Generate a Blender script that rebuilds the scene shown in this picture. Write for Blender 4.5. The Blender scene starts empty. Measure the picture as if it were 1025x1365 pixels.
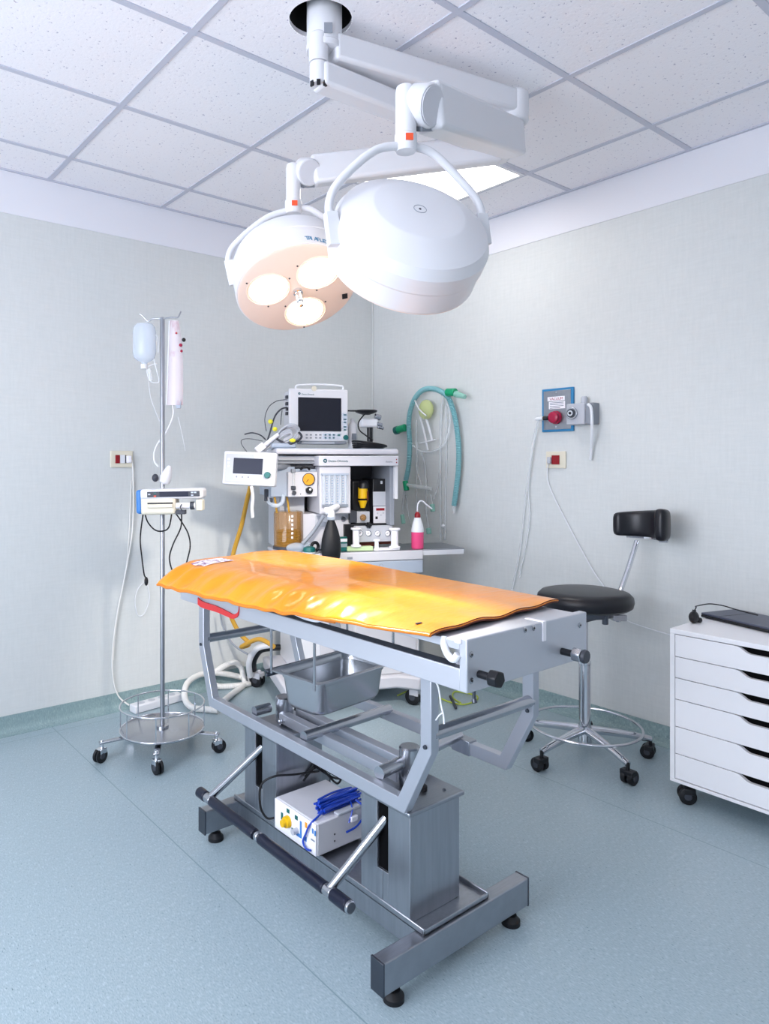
import bpy, math, random
from mathutils import Vector, Matrix
from math import pi, sin, cos, radians as R_
random.seed(7)
S = bpy.context.scene
COL = S.collection
# ------------------------------------------------------------------ camera / survey of the room
FOC, TH, HY, CX, HC = 934.84, 0.9056, 618.9, 431.4, 1.29
CT, ST = cos(TH), sin(TH)
UW, VW, ZC = 3.238, 3.583, 2.70          # right wall plane x=UW, left wall plane y=VW, ceiling
def V(*a): return Vector(a)
def ray(px, py):
    r = (px-CX)/FOC
    return V(CT+r*ST, ST-r*CT, -(py-HY)/FOC)
def onz(px, py, z): d = ray(px, py); t = (z-HC)/d.z; p = d*t; p.z = z; return p
def onu(px, py, u): d = ray(px, py); t = u/d.x; p = d*t; p.z += HC; return p
def onv(px, py, v): d = ray(px, py); t = v/d.y; p = d*t; p.z += HC; return p
def cf(r, d, z): return V(d*CT+r*ST, d*ST-r*CT, z)       # right / forward / height of the place seen from the door
def atd(px, py, d): p = ray(px, py)*d; p.z += HC; return p
# ------------------------------------------------------------------ objects
WORLD = {}
def setp(o, label=None, cat=None, group=None, kind=None):
    if label: o['label'] = label
    if cat: o['category'] = cat
    if group: o['group'] = group
    if kind: o['kind'] = kind
    return o
def thing(name, label, cat, loc, rotz=0, group=None):
    o = bpy.data.objects.new(name, None); COL.objects.link(o)
    o.empty_display_size = .05
    o.location = loc; o.rotation_euler = (0, 0, rotz)
    WORLD[o.name] = Matrix.Translation(Vector(loc)) @ Matrix.Rotation(rotz, 4, 'Z')
    return setp(o, label, cat, group)
class MB:
    def __init__(s, M=None):
        s.v = []; s.f = []; s.m = []; s.M = M
    def add(s, vs, fs, mi=0, M=None):
        n = len(s.v)
        for p in vs:
            p = Vector(p)
            if M is not None: p = M @ p
            if s.M is not None: p = s.M @ p
            s.v.append(p)
        for f in fs: s.f.append([i+n for i in f]); s.m.append(mi)
        return s
    def box(s, a, b, mi=0, M=None):
        x0, y0, z0 = [min(a[i], b[i]) for i in range(3)]; x1, y1, z1 = [max(a[i], b[i]) for i in range(3)]
        s.add([(x0,y0,z0),(x1,y0,z0),(x1,y1,z0),(x0,y1,z0),(x0,y0,z1),(x1,y0,z1),(x1,y1,z1),(x0,y1,z1)],
              [(0,3,2,1),(4,5,6,7),(0,1,5,4),(1,2,6,5),(2,3,7,6),(3,0,4,7)], mi, M); return s
    def beam(s, p, q, w, h, up=(0,0,1), mi=0):
        p = Vector(p); q = Vector(q); d = (q-p); L = d.length; d.normalize()
        u = Vector(up); x = d.cross(u)
        if x.length < 1e-5: x = d.cross(V(1,0,0))
        x.normalize(); u = x.cross(d)
        M = Matrix((( d.x, x.x, u.x, p.x),(d.y, x.y, u.y, p.y),(d.z, x.z, u.z, p.z),(0,0,0,1)))
        s.box((0,-w/2,-h/2),(L,w/2,h/2), mi, M); return s
    def lathe(s, prof, M=None, seg=32, mi=0, cap=(True,True)):
        vs = []; fs = []
        for (r, z) in prof:
            for k in range(seg):
                a = 2*pi*k/seg; vs.append((r*cos(a), r*sin(a), z))
        for i in range(len(prof)-1):
            for k in range(seg):
                k2 = (k+1) % seg; fs.append((i*seg+k, i*seg+k2, (i+1)*seg+k2, (i+1)*seg+k))
        if cap[0]: fs.append(tuple(reversed(range(seg))))
        if cap[1]: fs.append(tuple((len(prof)-1)*seg+k for k in range(seg)))
        s.add(vs, fs, mi, M); return s
    def cyl(s, p, q, r, r2=None, seg=24, mi=0):
        p = Vector(p); q = Vector(q)
        s.lathe([(r, 0), (r if r2 is None else r2, (q-p).length)], frame(p, q-p), seg, mi); return s
    def tube(s, pts, r, seg=10, closed=False, mi=0):
        pts = [Vector(p) for p in pts]; n = len(pts); vs = []; fs = []
        nrm = None
        for i in range(n):
            if closed: t = pts[(i+1) % n]-pts[i-1]
            else: t = pts[min(i+1, n-1)]-pts[max(i-1, 0)]
            if t.length < 1e-9: t = V(0,0,1)
            t.normalize()
            if nrm is None:
                nrm = t.orthogonal().normalized()
            else:
                nrm = nrm - t*nrm.dot(t)
                if nrm.length < 1e-6: nrm = t.orthogonal()
                nrm.normalize()
            b = t.cross(nrm)
            rr = r(i/(n-1)) if callable(r) else r
            for k in range(seg):
                a = 2*pi*k/seg; vs.append(pts[i] + (nrm*cos(a)+b*sin(a))*rr)
        m = n if closed else n-1
        for i in range(m):
            for k in range(seg):
                k2 = (k+1) % seg; j = (i+1) % n
                fs.append((i*seg+k, i*seg+k2, j*seg+k2, j*seg+k))
        if not closed:
            fs.append(tuple(reversed(range(seg)))); fs.append(tuple((n-1)*seg+k for k in range(seg)))
        s.add(vs, fs, mi); return s
    def torus(s, c, R, r, M=None, seg=48, rs=10, mi=0):
        pts = [Vector((R*cos(2*pi*k/seg), R*sin(2*pi*k/seg), 0)) for k in range(seg)]
        M = M or Matrix.Translation(Vector(c)); s.tube([M @ p for p in pts], r, rs, True, mi); return s
    def prism(s, poly, h, M=None, mi=0):
        n = len(poly)
        vs = [(x, y, 0) for x, y in poly]+[(x, y, h) for x, y in poly]
        fs = [tuple(reversed(range(n))), tuple(range(n, 2*n))]+[(i, (i+1) % n, n+(i+1) % n, n+i) for i in range(n)]
        s.add(vs, fs, mi, M); return s
    def ball(s, c, r, seg=20, rings=12, mi=0, M=None):
        if not hasattr(r, '__len__'): r = (r, r, r)
        prof = []
        for i in range(rings+1):
            a = -pi/2+pi*i/rings; prof.append((max(cos(a), 1e-4), sin(a)))
        T = Matrix.Translation(Vector(c)) @ (M or Matrix.Identity(4)) @ Matrix.Diagonal((r[0], r[1], r[2], 1))
        s.lathe(prof, T, seg, mi, (False, False)); return s
    def build(s, name, mat, parent=None, bevel=0, ang=38, origin=None, sub=0, solid=0, bseg=2):
        if parent is not None: W = WORLD[parent.name]
        else:
            if origin is None:
                xs = [p.x for p in s.v]; ys = [p.y for p in s.v]; zs = [p.z for p in s.v]
                origin = ((min(xs)+max(xs))/2, (min(ys)+max(ys))/2, min(zs))
            W = Matrix.Translation(Vector(origin))
        I = W.inverted()
        me = bpy.data.meshes.new(name)
        me.from_pydata([I @ p for p in s.v], [], s.f); me.validate()
        o = bpy.data.objects.new(name, me); COL.objects.link(o)
        for m in (mat if isinstance(mat, (list, tuple)) else [mat]): me.materials.append(m)
        for p, mi in zip(me.polygons, s.m): p.material_index = mi; p.use_smooth = True
        me.update()
        try: me.set_sharp_from_angle(angle=R_(ang))
        except Exception: pass
        if bevel:
            b = o.modifiers.new('edge', 'BEVEL'); b.width = bevel; b.segments = bseg; b.limit_method = 'ANGLE'; b.angle_limit = R_(40); b.harden_normals = False
        if sub:
            q = o.modifiers.new('sub', 'SUBSURF'); q.levels = sub; q.render_levels = sub
        WORLD[o.name] = W
        if parent is not None: o.parent = parent
        else: o.matrix_world = W
        return o
def frame(p, d, xh=None):
    d = Vector(d).normalized()
    x = Vector(xh) if xh is not None else d.orthogonal()
    x = (x - d*x.dot(d)).normalized(); y = d.cross(x); p = Vector(p)
    return Matrix(((x.x, y.x, d.x, p.x), (x.y, y.y, d.y, p.y), (x.z, y.z, d.z, p.z), (0,0,0,1)))
def spl(pts, n=10, closed=False):
    pts = [Vector(p) for p in pts]; N = len(pts); out = []
    rng = N if closed else N-1
    for i in range(rng):
        if closed: a, b, c, d = pts[i-1], pts[i], pts[(i+1) % N], pts[(i+2) % N]
        else: a, b, c, d = pts[max(i-1, 0)], pts[i], pts[i+1], pts[min(i+2, N-1)]
        for k in range(n):
            t = k/n; t2 = t*t; t3 = t2*t
            out.append(.5*((2*b)+(c-a)*t+(2*a-5*b+4*c-d)*t2+(3*b-a-3*c+d)*t3))
    if not closed: out.append(pts[-1])
    return out
def text(s, body, size, M, mat, parent, name='lettering', align='LEFT', sx=1.0):
    cu = bpy.data.curves.new(name, 'FONT'); cu.body = body; cu.size = size; cu.extrude = .0004; cu.align_x = align
    cu.materials.append(mat)
    tmp = bpy.data.objects.new('tmp', cu); me = bpy.data.meshes.new_from_object(tmp); me.name = name
    bpy.data.objects.remove(tmp); bpy.data.curves.remove(cu)
    o = bpy.data.objects.new(name, me); COL.objects.link(o); o.parent = parent
    o.matrix_local = WORLD[parent.name].inverted() @ M @ Matrix.Diagonal((sx, 1, 1, 1)); WORLD[o.name] = WORLD[parent.name]
    return o
# ------------------------------------------------------------------ materials
def srgb(c):
    if isinstance(c, str):
        c = c.lstrip('#'); c = [int(c[i:i+2], 16)/255 for i in (0, 2, 4)]
    return [x/12.92 if x <= .04045 else ((x+.055)/1.055)**2.4 for x in c]+[1.0]
def mat(name, c, rough=.5, metal=0, spec=.5, emit=None, es=0, alpha=1, trans=0, coat=0, bump=None, var=None, ior=1.45, aniso=None):
    m = bpy.data.materials.new(name); m.use_nodes = True
    nt = m.node_tree; b = nt.nodes['Principled BSDF']
    b.inputs['Base Color'].default_value = srgb(c); b.inputs['Roughness'].default_value = rough
    b.inputs['Metallic'].default_value = metal; b.inputs['Specular IOR Level'].default_value = spec
    b.inputs['Alpha'].default_value = alpha; b.inputs['Transmission Weight'].default_value = trans
    b.inputs['Coat Weight'].default_value = coat; b.inputs['IOR'].default_value = ior
    if emit: b.inputs['Emission Color'].default_value = srgb(emit); b.inputs['Emission Strength'].default_value = es
    tc = nt.nodes.new('ShaderNodeTexCoord')
    if var:   # (scale vector, amount, second colour)
        mp = nt.nodes.new('ShaderNodeMapping'); mp.inputs['Scale'].default_value = var[0]
        n = nt.nodes.new('ShaderNodeTexNoise'); n.inputs['Scale'].default_value = 1; n.inputs['Detail'].default_value = 4
        rp = nt.nodes.new('ShaderNodeValToRGB')
        rp.color_ramp.elements[0].position = var[3] if len(var) > 3 else .35; rp.color_ramp.elements[1].position = var[4] if len(var) > 4 else .65
        rp.color_ramp.elements[0].color = srgb(c); rp.color_ramp.elements[1].color = srgb(var[1])
        nt.links.new(tc.outputs['Object'], mp.inputs[0]); nt.links.new(mp.outputs[0], n.inputs['Vector'])
        nt.links.new(n.outputs['Fac'], rp.inputs[0]); nt.links.new(rp.outputs[0], b.inputs['Base Color'])
    if bump:  # (scale vector, strength, distance)
        mp = nt.nodes.new('ShaderNodeMapping'); mp.inputs['Scale'].default_value = bump[0]
        n = nt.nodes.new('ShaderNodeTexNoise'); n.inputs['Scale'].default_value = 1; n.inputs['Detail'].default_value = 3
        bp = nt.nodes.new('ShaderNodeBump'); bp.inputs['Strength'].default_value = bump[1]; bp.inputs['Distance'].default_value = bump[2]
        nt.links.new(tc.outputs['Object'], mp.inputs[0]); nt.links.new(mp.outputs[0], n.inputs['Vector'])
        nt.links.new(n.outputs['Fac'], bp.inputs['Height']); nt.links.new(bp.outputs[0], b.inputs['Normal'])
    return m
M_ = {}
M_['white'] = mat('white_enamel', '#dfdfe3', .32, coat=.2)
M_['offwhite'] = mat('machine_off_white', '#d0cfd5', .42)
M_['lgrey'] = mat('light_grey_plastic', '#b9bcc4', .45)
M_['mgrey'] = mat('mid_grey_plastic', '#8b9099', .45)
M_['bluegrey'] = mat('blue_grey_panel', '#a9b4c4', .45)
M_['dgrey'] = mat('dark_grey_plastic', '#3a3d46', .45)
M_['black'] = mat('black_plastic', '#14151a', .38)
M_['rubber'] = mat('black_rubber', '#101116', .55)
M_['void'] = mat('dark_void', '#08080a', .9, spec=.1)
M_['steel'] = mat('brushed_steel', '#adb0b7', .36, metal=1, bump=((500, 500, 60), .05, .0006), var=((90, 90, 8), '#a5a8af'))
M_['steelh'] = mat('brushed_steel_flat', '#a6a9b0', .34, metal=1, var=((30, 260, 30), '#a0a3aa'))
M_['polish'] = mat('polished_steel', '#b6b8be', .25, metal=1)
M_['alu'] = mat('anodised_aluminium', '#c6c9d1', .46, metal=.55, bump=((500, 60, 500), .04, .0005))
M_['frame'] = mat('satin_frame_steel', '#c0c3cc', .40, metal=.75, bump=((300, 60, 60), .04, .0005))
M_['pan'] = mat('pressed_steel', '#bcbfc4', .26, metal=.88)
M_['chrome'] = mat('chrome', '#dadce2', .08, metal=1)
M_['darksteel'] = mat('dark_steel', '#5c6069', .38, metal=1)
M_['leather'] = mat('black_leatherette', '#15151c', .36, bump=((260, 260, 260), .12, .001))
M_['navy'] = mat('navy_rubber_grip', '#12172b', .3, bump=((300, 300, 300), .1, .001))
M_['blue'] = mat('blue_plastic', '#3f7fc6', .4)
M_['bluewire'] = mat('blue_wire', '#1140b4', .3, coat=.4)
M_['bluepanel'] = mat('blue_plate_edge', '#2f7fb0', .35)
M_['teal'] = mat('teal_corrugated', '#82bcc2', .4, alpha=.88)
M_['tealdark'] = mat('teal_knob', '#0c5f5c', .35)
M_['green'] = mat('green_connector', '#11a573', .3, alpha=.9)
M_['palegreen'] = mat('pale_green_tip', '#9fd8c8', .35, alpha=.65)
M_['clear'] = mat('clear_tube', '#eef2f4', .15, alpha=.4, coat=.5)
M_['clear2'] = mat('clear_film', '#e6edf5', .2, alpha=.42, coat=.3)
M_['milky'] = mat('milky_plastic', '#eef0f4', .3, alpha=.88)
M_['bottleblue'] = mat('infusion_fluid_bottle', '#d9e4f2', .2, alpha=.42, coat=.4)
M_['pinkfilm'] = mat('pressure_bag_film', '#f1e6ec', .25, alpha=.5, var=((14, 14, 9), '#cf7f92', 0, .56, .74))
M_['limebag'] = mat('lime_balloon', '#d5df9a', .3, alpha=.6)
M_['amber'] = mat('amber_glass', '#a9782c', .12, alpha=.55, coat=.5)
M_['amberb'] = mat('amber_bellows', '#7a5a34', .5)
M_['yellow'] = mat('yellow_plastic', '#e8b912', .4)
M_['ytag'] = mat('yellow_tag', '#e9e23a', .5)
M_['ocher'] = mat('ochre_hose', '#c79633', .4)
M_['gauge'] = mat('orange_gauge_face', '#f0a32c', .35)
M_['red'] = mat('red_plastic', '#8c0f1c', .35)
M_['orangered'] = mat('orange_red_mark', '#e4532c', .4)
M_['magenta'] = mat('magenta_connector', '#a3163f', .3)
M_['strap'] = mat('red_webbing', '#d93a3c', .6, bump=((200, 200, 200), .2, .001))
M_['pink'] = mat('pink_liquid', '#ee4f86', .25, coat=.4)
M_['cream'] = mat('cream_plastic', '#ded7c4', .4)
M_['screen'] = mat('monitor_glass', '#23252f', .3, spec=.25)
M_['screenb'] = mat('display_glass', '#191e33', .3, spec=.25)
M_['lime'] = mat('pale_green_carton', '#c5dcae', .5)
M_['greenyellow'] = mat('earth_wire', '#b7c84a', .4)
M_['beige'] = mat('lamp_face_cover', '#ecd9ce', .4)
M_['corr'] = mat('white_hose', '#e7e5e1', .4)
M_['paper'] = mat('white_paper', '#f1eef4', .6)
M_['purpleprint'] = mat('printed_patch', '#f2ecf4', .5, var=((60, 60, 60), '#8a5a8e', 0, .5, .62))
M_['ink'] = mat('dark_print', '#2b5a66', .5)
M_['inkgrey'] = mat('grey_print', '#7f8792', .5)
M_['inkblue'] = mat('blue_print', '#3f7fa6', .5)
M_['drawer'] = mat('white_lacquer', '#f2f1f4', .35)
M_['book'] = mat('slate_cover', '#484c5e', .35)
M_['panelglow'] = mat('light_diffuser', '#ffffff', .5, emit='#fffaf6', es=8)
M_['bulb'] = mat('lit_lens', '#fff4e2', .3, emit='#ffe9cf', es=14)
M_['orange'] = mat('orange_vinyl', '#f08f08', .28, coat=.4, var=((2.2, 3.5, 3), '#f5a012', 0, .35, .7), bump=((10, 30, 14), .34, .012))
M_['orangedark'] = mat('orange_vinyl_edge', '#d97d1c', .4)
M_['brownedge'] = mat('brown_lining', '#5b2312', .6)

def wall_mat(name, c1, c2):
    m = mat(name, c1, .62, spec=.25); nt = m.node_tree; b = nt.nodes['Principled BSDF']
    tc = nt.nodes.new('ShaderNodeTexCoord'); cols = []
    hs = None
    for sc in ((70, 70, 9), (9, 9, 90)):
        mp = nt.nodes.new('ShaderNodeMapping'); mp.inputs['Scale'].default_value = sc
        n = nt.nodes.new('ShaderNodeTexNoise'); n.inputs['Scale'].default_value = 1; n.inputs['Detail'].default_value = 5; n.inputs['Roughness'].default_value = .7
        nt.links.new(tc.outputs['Object'], mp.inputs[0]); nt.links.new(mp.outputs[0], n.inputs['Vector']); cols.append(n)
    ad = nt.nodes.new('ShaderNodeMath'); ad.operation = 'ADD'
    nt.links.new(cols[0].outputs['Fac'], ad.inputs[0]); nt.links.new(cols[1].outputs['Fac'], ad.inputs[1])
    rp = nt.nodes.new('ShaderNodeValToRGB'); rp.color_ramp.elements[0].position = .3; rp.color_ramp.elements[1].position = .7
    ml = nt.nodes.new('ShaderNodeMath'); ml.operation = 'MULTIPLY'; ml.inputs[1].default_value = .5
    nt.links.new(ad.outputs[0], ml.inputs[0]); nt.links.new(ml.outputs[0], rp.inputs[0])
    rp.color_ramp.elements[0].color = srgb(c1); rp.color_ramp.elements[1].color = srgb(c2)
    nt.links.new(rp.outputs[0], b.inputs['Base Color'])
    bp = nt.nodes.new('ShaderNodeBump'); bp.inputs['Strength'].default_value = .15; bp.inputs['Distance'].default_value = .002
    nt.links.new(ml.outputs[0], bp.inputs['Height']); nt.links.new(bp.outputs[0], b.inputs['Normal'])
    return m
M_['wall'] = wall_mat('woven_wallpaper', '#cdd0cf', '#d9dbda')
M_['cove'] = mat('white_paint', '#e4e4ea', .6, spec=.2)
M_['grid'] = mat('ceiling_grid_white', '#c3c5d2', .5)
M_['void2'] = mat('ceiling_cavity', '#100e10', .9)
def tile_mat():
    m = mat('mineral_tile', '#e6e4ee', .85, spec=.1); nt = m.node_tree; b = nt.nodes['Principled BSDF']
    tc = nt.nodes.new('ShaderNodeTexCoord')
    n = nt.nodes.new('ShaderNodeTexNoise'); n.inputs['Scale'].default_value = 75; n.inputs['Detail'].default_value = 3; n.inputs['Roughness'].default_value = .6
    rp = nt.nodes.new('ShaderNodeValToRGB'); rp.color_ramp.elements[0].position = .31; rp.color_ramp.elements[1].position = .37
    rp.color_ramp.elements[0].color = srgb('#bab8c8'); rp.color_ramp.elements[1].color = srgb('#f4f2f6')
    nt.links.new(tc.outputs['Object'], n.inputs['Vector']); nt.links.new(n.outputs['Fac'], rp.inputs[0]); nt.links.new(rp.outputs[0], b.inputs['Base Color'])
    bp = nt.nodes.new('ShaderNodeBump'); bp.inputs['Strength'].default_value = .4; bp.inputs['Distance'].default_value = .003
    nt.links.new(n.outputs['Fac'], bp.inputs['Height']); nt.links.new(bp.outputs[0], b.inputs['Normal'])
    return m
M_['tile'] = tile_mat()
def floor_mat(name, c1, c2, c3, rough, wallm=False):
    m = mat(name, c1, rough, spec=.45); nt = m.node_tree; b = nt.nodes['Principled BSDF']
    tc = nt.nodes.new('ShaderNodeTexCoord'); N = nt.nodes.new
    def noise(sc, rot=0, det=3):
        mp = N('ShaderNodeMapping'); mp.inputs['Scale'].default_value = sc; mp.inputs['Rotation'].default_value = (0, 0, rot)
        n = N('ShaderNodeTexNoise'); n.inputs['Scale'].default_value = 1; n.inputs['Detail'].default_value = det
        nt.links.new(tc.outputs['Object'], mp.inputs[0]); nt.links.new(mp.outputs[0], n.inputs['Vector']); return n
    a = noise((420, 110, 90), 0); c = noise((260, 60, 40), 0, 2)
    rp = N('ShaderNodeValToRGB'); rp.color_ramp.elements[0].position = .34; rp.color_ramp.elements[1].position = .66
    rp.color_ramp.elements[0].color = srgb(c2); rp.color_ramp.elements[1].color = srgb(c1)
    nt.links.new(a.outputs['Fac'], rp.inputs[0])
    r2 = N('ShaderNodeValToRGB'); r2.color_ramp.elements[0].position = .56; r2.color_ramp.elements[1].position = .70
    nt.links.new(c.outputs['Fac'], r2.inputs[0])
    mx = N('ShaderNodeMixRGB'); mx.inputs[2].default_value = srgb(c3)
    nt.links.new(r2.outputs[0], mx.inputs[0]); nt.links.new(rp.outputs[0], mx.inputs[1])
    ck = noise((330, 90, 40), 0, 1); r3 = N('ShaderNodeValToRGB'); r3.color_ramp.elements[0].position = .24; r3.color_ramp.elements[1].position = .31
    nt.links.new(ck.outputs['Fac'], r3.inputs[0])
    m3 = N('ShaderNodeMixRGB'); m3.inputs[1].default_value = srgb('#5d7479'); nt.links.new(r3.outputs[0], m3.inputs[0]); nt.links.new(mx.outputs[0], m3.inputs[2])
    last = m3
    if not wallm:   # welded seams of the vinyl sheets, object space = room space
        sep = N('ShaderNodeSeparateXYZ'); nt.links.new(tc.outputs['Object'], sep.inputs[0])
        def line(axis, at, w):
            s1 = N('ShaderNodeMath'); s1.operation = 'SUBTRACT'; s1.inputs[1].default_value = at
            nt.links.new(sep.outputs[axis], s1.inputs[0])
            s2 = N('ShaderNodeMath'); s2.operation = 'ABSOLUTE'; nt.links.new(s1.outputs[0], s2.inputs[0])
            s3 = N('ShaderNodeMath'); s3.operation = 'LESS_THAN'; s3.inputs[1].default_value = w; nt.links.new(s2.outputs[0], s3.inputs[0]); return s3
        acc = line('X', 1.076, .0019)
        for ax, at in (('X', 2.499), ('X', -.35), ('Y', 3.463)):
            l = line(ax, at, .0019)
            q = N('ShaderNodeMath'); q.operation = 'MAXIMUM'; nt.links.new(acc.outputs[0], q.inputs[0]); nt.links.new(l.outputs[0], q.inputs[1]); acc = q
        ms = N('ShaderNodeMixRGB'); ms.inputs[2].default_value = srgb('#7f959c'); nt.links.new(acc.outputs[0], ms.inputs[0]); nt.links.new(last.outputs[0], ms.inputs[1]); last = ms
    nt.links.new(last.outputs[0], b.inputs['Base Color'])
    bp = N('ShaderNodeBump'); bp.inputs['Strength'].default_value = .08; bp.inputs['Distance'].default_value = .002
    nt.links.new(a.outputs['Fac'], bp.inputs['Height']); nt.links.new(bp.outputs[0], b.inputs['Normal'])
    return m
M_['floor'] = floor_mat('marbled_vinyl', '#a6b7bf', '#92a5ad', '#b1c1c8', .30)
M_['base'] = floor_mat('vinyl_skirting', '#8fa6a8', '#7f9698', '#9bb0b1', .45, True)
X0, Y0 = -1.6, -1.8
def struct(o): o['kind'] = 'structure'; return o
# ------------------------------------------------------------------ the room
struct(MB().box((X0-.1, Y0-.1, -.1), (UW+.1, VW+.1, 0)).build('floor', M_['floor'], origin=(0, 0, 0)))
struct(MB().box((X0-.1, VW, 0), (UW+.1, VW+.1, 2.95)).build('wall_left', M_['wall'], origin=(0, VW, 0)))
struct(MB().box((UW, Y0-.1, 0), (UW+.1, VW, 2.95)).build('wall_right', M_['wall'], origin=(UW, 0, 0)))
struct(MB().box((X0-.1, Y0-.1, 0), (UW, Y0, 2.95)).build('wall_back', M_['wall'], origin=(0, Y0, 0)))
WY0, WY1, WZ0, WZ1 = .1, 2.5, .75, 2.35
w = MB()
w.box((X0-.1, Y0, 0), (X0, WY0, 2.95)).box((X0-.1, WY1, 0), (X0, VW, 2.95)).box((X0-.1, WY0, 0), (X0, WY1, WZ0)).box((X0-.1, WY0, WZ1), (X0, WY1, 2.95))
struct(w.build('wall_front', M_['wall'], origin=(X0, 0, 0)))
w = MB()
for a, b in (((WY0, WZ0), (WY0+.05, WZ1)), ((WY1-.05, WZ0), (WY1, WZ1)), ((WY0, WZ0), (WY1, WZ0+.05)), ((WY0, WZ1-.05), (WY1, WZ1)), (((WY0+WY1)/2-.03, WZ0), ((WY0+WY1)/2+.03, WZ1))):
    w.box((X0-.08, a[0], a[1]), (X0-.03, b[0], b[1]))
struct(w.build('window_1', M_['white'], bevel=.004))
# ceiling with the round opening for the lamp column
HOLE = V(1.366, 1.757, ZC); HR = .100
c = MB()
tx0, tx1, ty0, ty1 = 1.0736, 1.6736, 1.458, 2.058
def cquad(x0, y0, x1, y1): c.add([(x0, y0, ZC), (x0, y1, ZC), (x1, y1, ZC), (x1, y0, ZC)], [(0, 1, 2, 3)])
cquad(X0, Y0, tx0, VW); cquad(tx1, Y0, UW, VW); cquad(tx0, Y0, tx1, ty0); cquad(tx0, ty1, tx1, VW)
vs = []; n = 64
for k in range(n):
    a = 2*pi*k/n; dx, dy = cos(a), sin(a); vs.append((HOLE.x+HR*dx, HOLE.y+HR*dy, ZC))
for k in range(n):
    a = 2*pi*k/n; dx, dy = cos(a), sin(a)
    tt = min((tx1-HOLE.x)/dx if dx > 1e-9 else 1e9, (tx0-HOLE.x)/dx if dx < -1e-9 else 1e9, (ty1-HOLE.y)/dy if dy > 1e-9 else 1e9, (ty0-HOLE.y)/dy if dy < -1e-9 else 1e9)
    vs.append((HOLE.x+tt*dx, HOLE.y+tt*dy, ZC))
fs = [(k, (k+1) % n, n+(k+1) % n, n+k) for k in range(n)]
for cx_, cy_ in ((tx0, ty0), (tx1, ty0), (tx1, ty1), (tx0, ty1)):   # corner fill
    best = sorted(range(n), key=lambda k: (vs[n+k][0]-cx_)**2+(vs[n+k][1]-cy_)**2)[:2]
    vs.append((cx_, cy_, ZC)); fs.append((n+best[0], n+best[1], len(vs)-1))
c.add(vs, fs)
ring = [(HOLE.x+HR*cos(2*pi*k/48), HOLE.y+HR*sin(2*pi*k/48)) for k in range(48)]
c.add([(x, y, ZC) for x, y in ring]+[(x, y, ZC+.015) for x, y in ring], [(k, (k+1) % 48, 48+(k+1) % 48, 48+k) for k in range(48)], 0)
c.add([(x, y, ZC+.015) for x, y in ring]+[(x, y, ZC+.24) for x, y in ring], [(k, (k+1) % 48, 48+(k+1) % 48, 48+k) for k in range(48)]+[tuple(48+k for k in range(48))], 1)
ceil = struct(c.build('ceiling', [M_['tile'], M_['void2']], origin=(0, 0, ZC)))
g = MB()
for k in range(-5, 5):
    x = 1.0736+.6*k
    if X0 < x < UW: g.box((x-.012, Y0, ZC-.004), (x+.012, VW, ZC))
for k in range(-7, 4):
    y = 2.058+.6*k
    if Y0 < y < VW: g.box((X0, y-.012, ZC-.0042), (UW, y+.012, ZC))
g.box((X0, VW-.02, ZC-.006), (UW, VW, ZC)).box((UW-.02, Y0, ZC-.006), (UW, VW, ZC))
struct(g.build('ceiling_grid', M_['grid'], ceil))
ZB = 2.493
struct(MB().box((X0, VW-.004, ZB), (UW, VW, ZC-.006)).build('trim_1', M_['cove']))
struct(MB().box((UW-.004, Y0, ZB), (UW, VW-.004, ZC-.006)).build('trim_2', M_['cove']))
struct(MB().box((X0, Y0, ZB), (X0+.004, VW-.004, ZC-.006)).build('trim_3', M_['cove']))
struct(MB().box((X0, Y0, ZB), (UW-.004, Y0+.004, ZC-.006)).build('trim_4', M_['cove']))
prof = [(0, 0), (.05, 0), (.05, .002), (.03, .006), (.016, .018), (.010, .035), (.009, .085), (0, .085)]
def skirt(name, p, along, inward, L):
    x = Vector(inward); y = V(0, 0, 1); z = Vector(along); p = Vector(p)
    Mx = Matrix(((x.x, y.x, z.x, p.x), (x.y, y.y, z.y, p.y), (x.z, y.z, z.z, p.z), (0, 0, 0, 1)))
    o = struct(MB().prism(prof, L, Mx).build(name, M_['base'])); return o
skirt('baseboard_left', (X0, VW, 0), (1, 0, 0), (0, -1, 0), UW-X0)
skirt('baseboard_right', (UW, Y0, 0), (0, 1, 0), (-1, 0, 0), VW-Y0)
struct(MB().box((UW-.012, VW-.012, .085), (UW, VW, ZB)).build('trim_5', M_['wall'], bevel=.005))

# ------------------------------------------------------------------ ceiling light panels; the unseen pair is placed to balance the light
def panel(i, j, label):
    x, y = 1.0736+.6*i, 2.058+.6*j
    t = thing('ceiling_light', label, 'ceiling light', (x+.3, y+.3, ZC-.012))
    f = MB()
    for a, b in (((x+.012, y+.012), (x+.588, y+.03)), ((x+.012, y+.57), (x+.588, y+.588)), ((x+.012, y+.03), (x+.03, y+.57)), ((x+.57, y+.03), (x+.588, y+.57))):
        f.box((a[0], a[1], ZC-.012), (b[0], b[1], ZC-.0045))
    f.build('frame', M_['white'], t)
    MB().box((x+.03, y+.03, ZC-.010), (x+.57, y+.57, ZC-.005)).build('diffuser', M_['panelglow'], t)
    return t
panel(2, 0, 'square lit ceiling panel in the tiles near the right wall, behind the lamp arms')
panel(-3, -1, 'unseen square lit ceiling panel added over the left side of the room')
panel(-2, -5, 'unseen square lit ceiling panel added in the tiles behind the camera')

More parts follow.
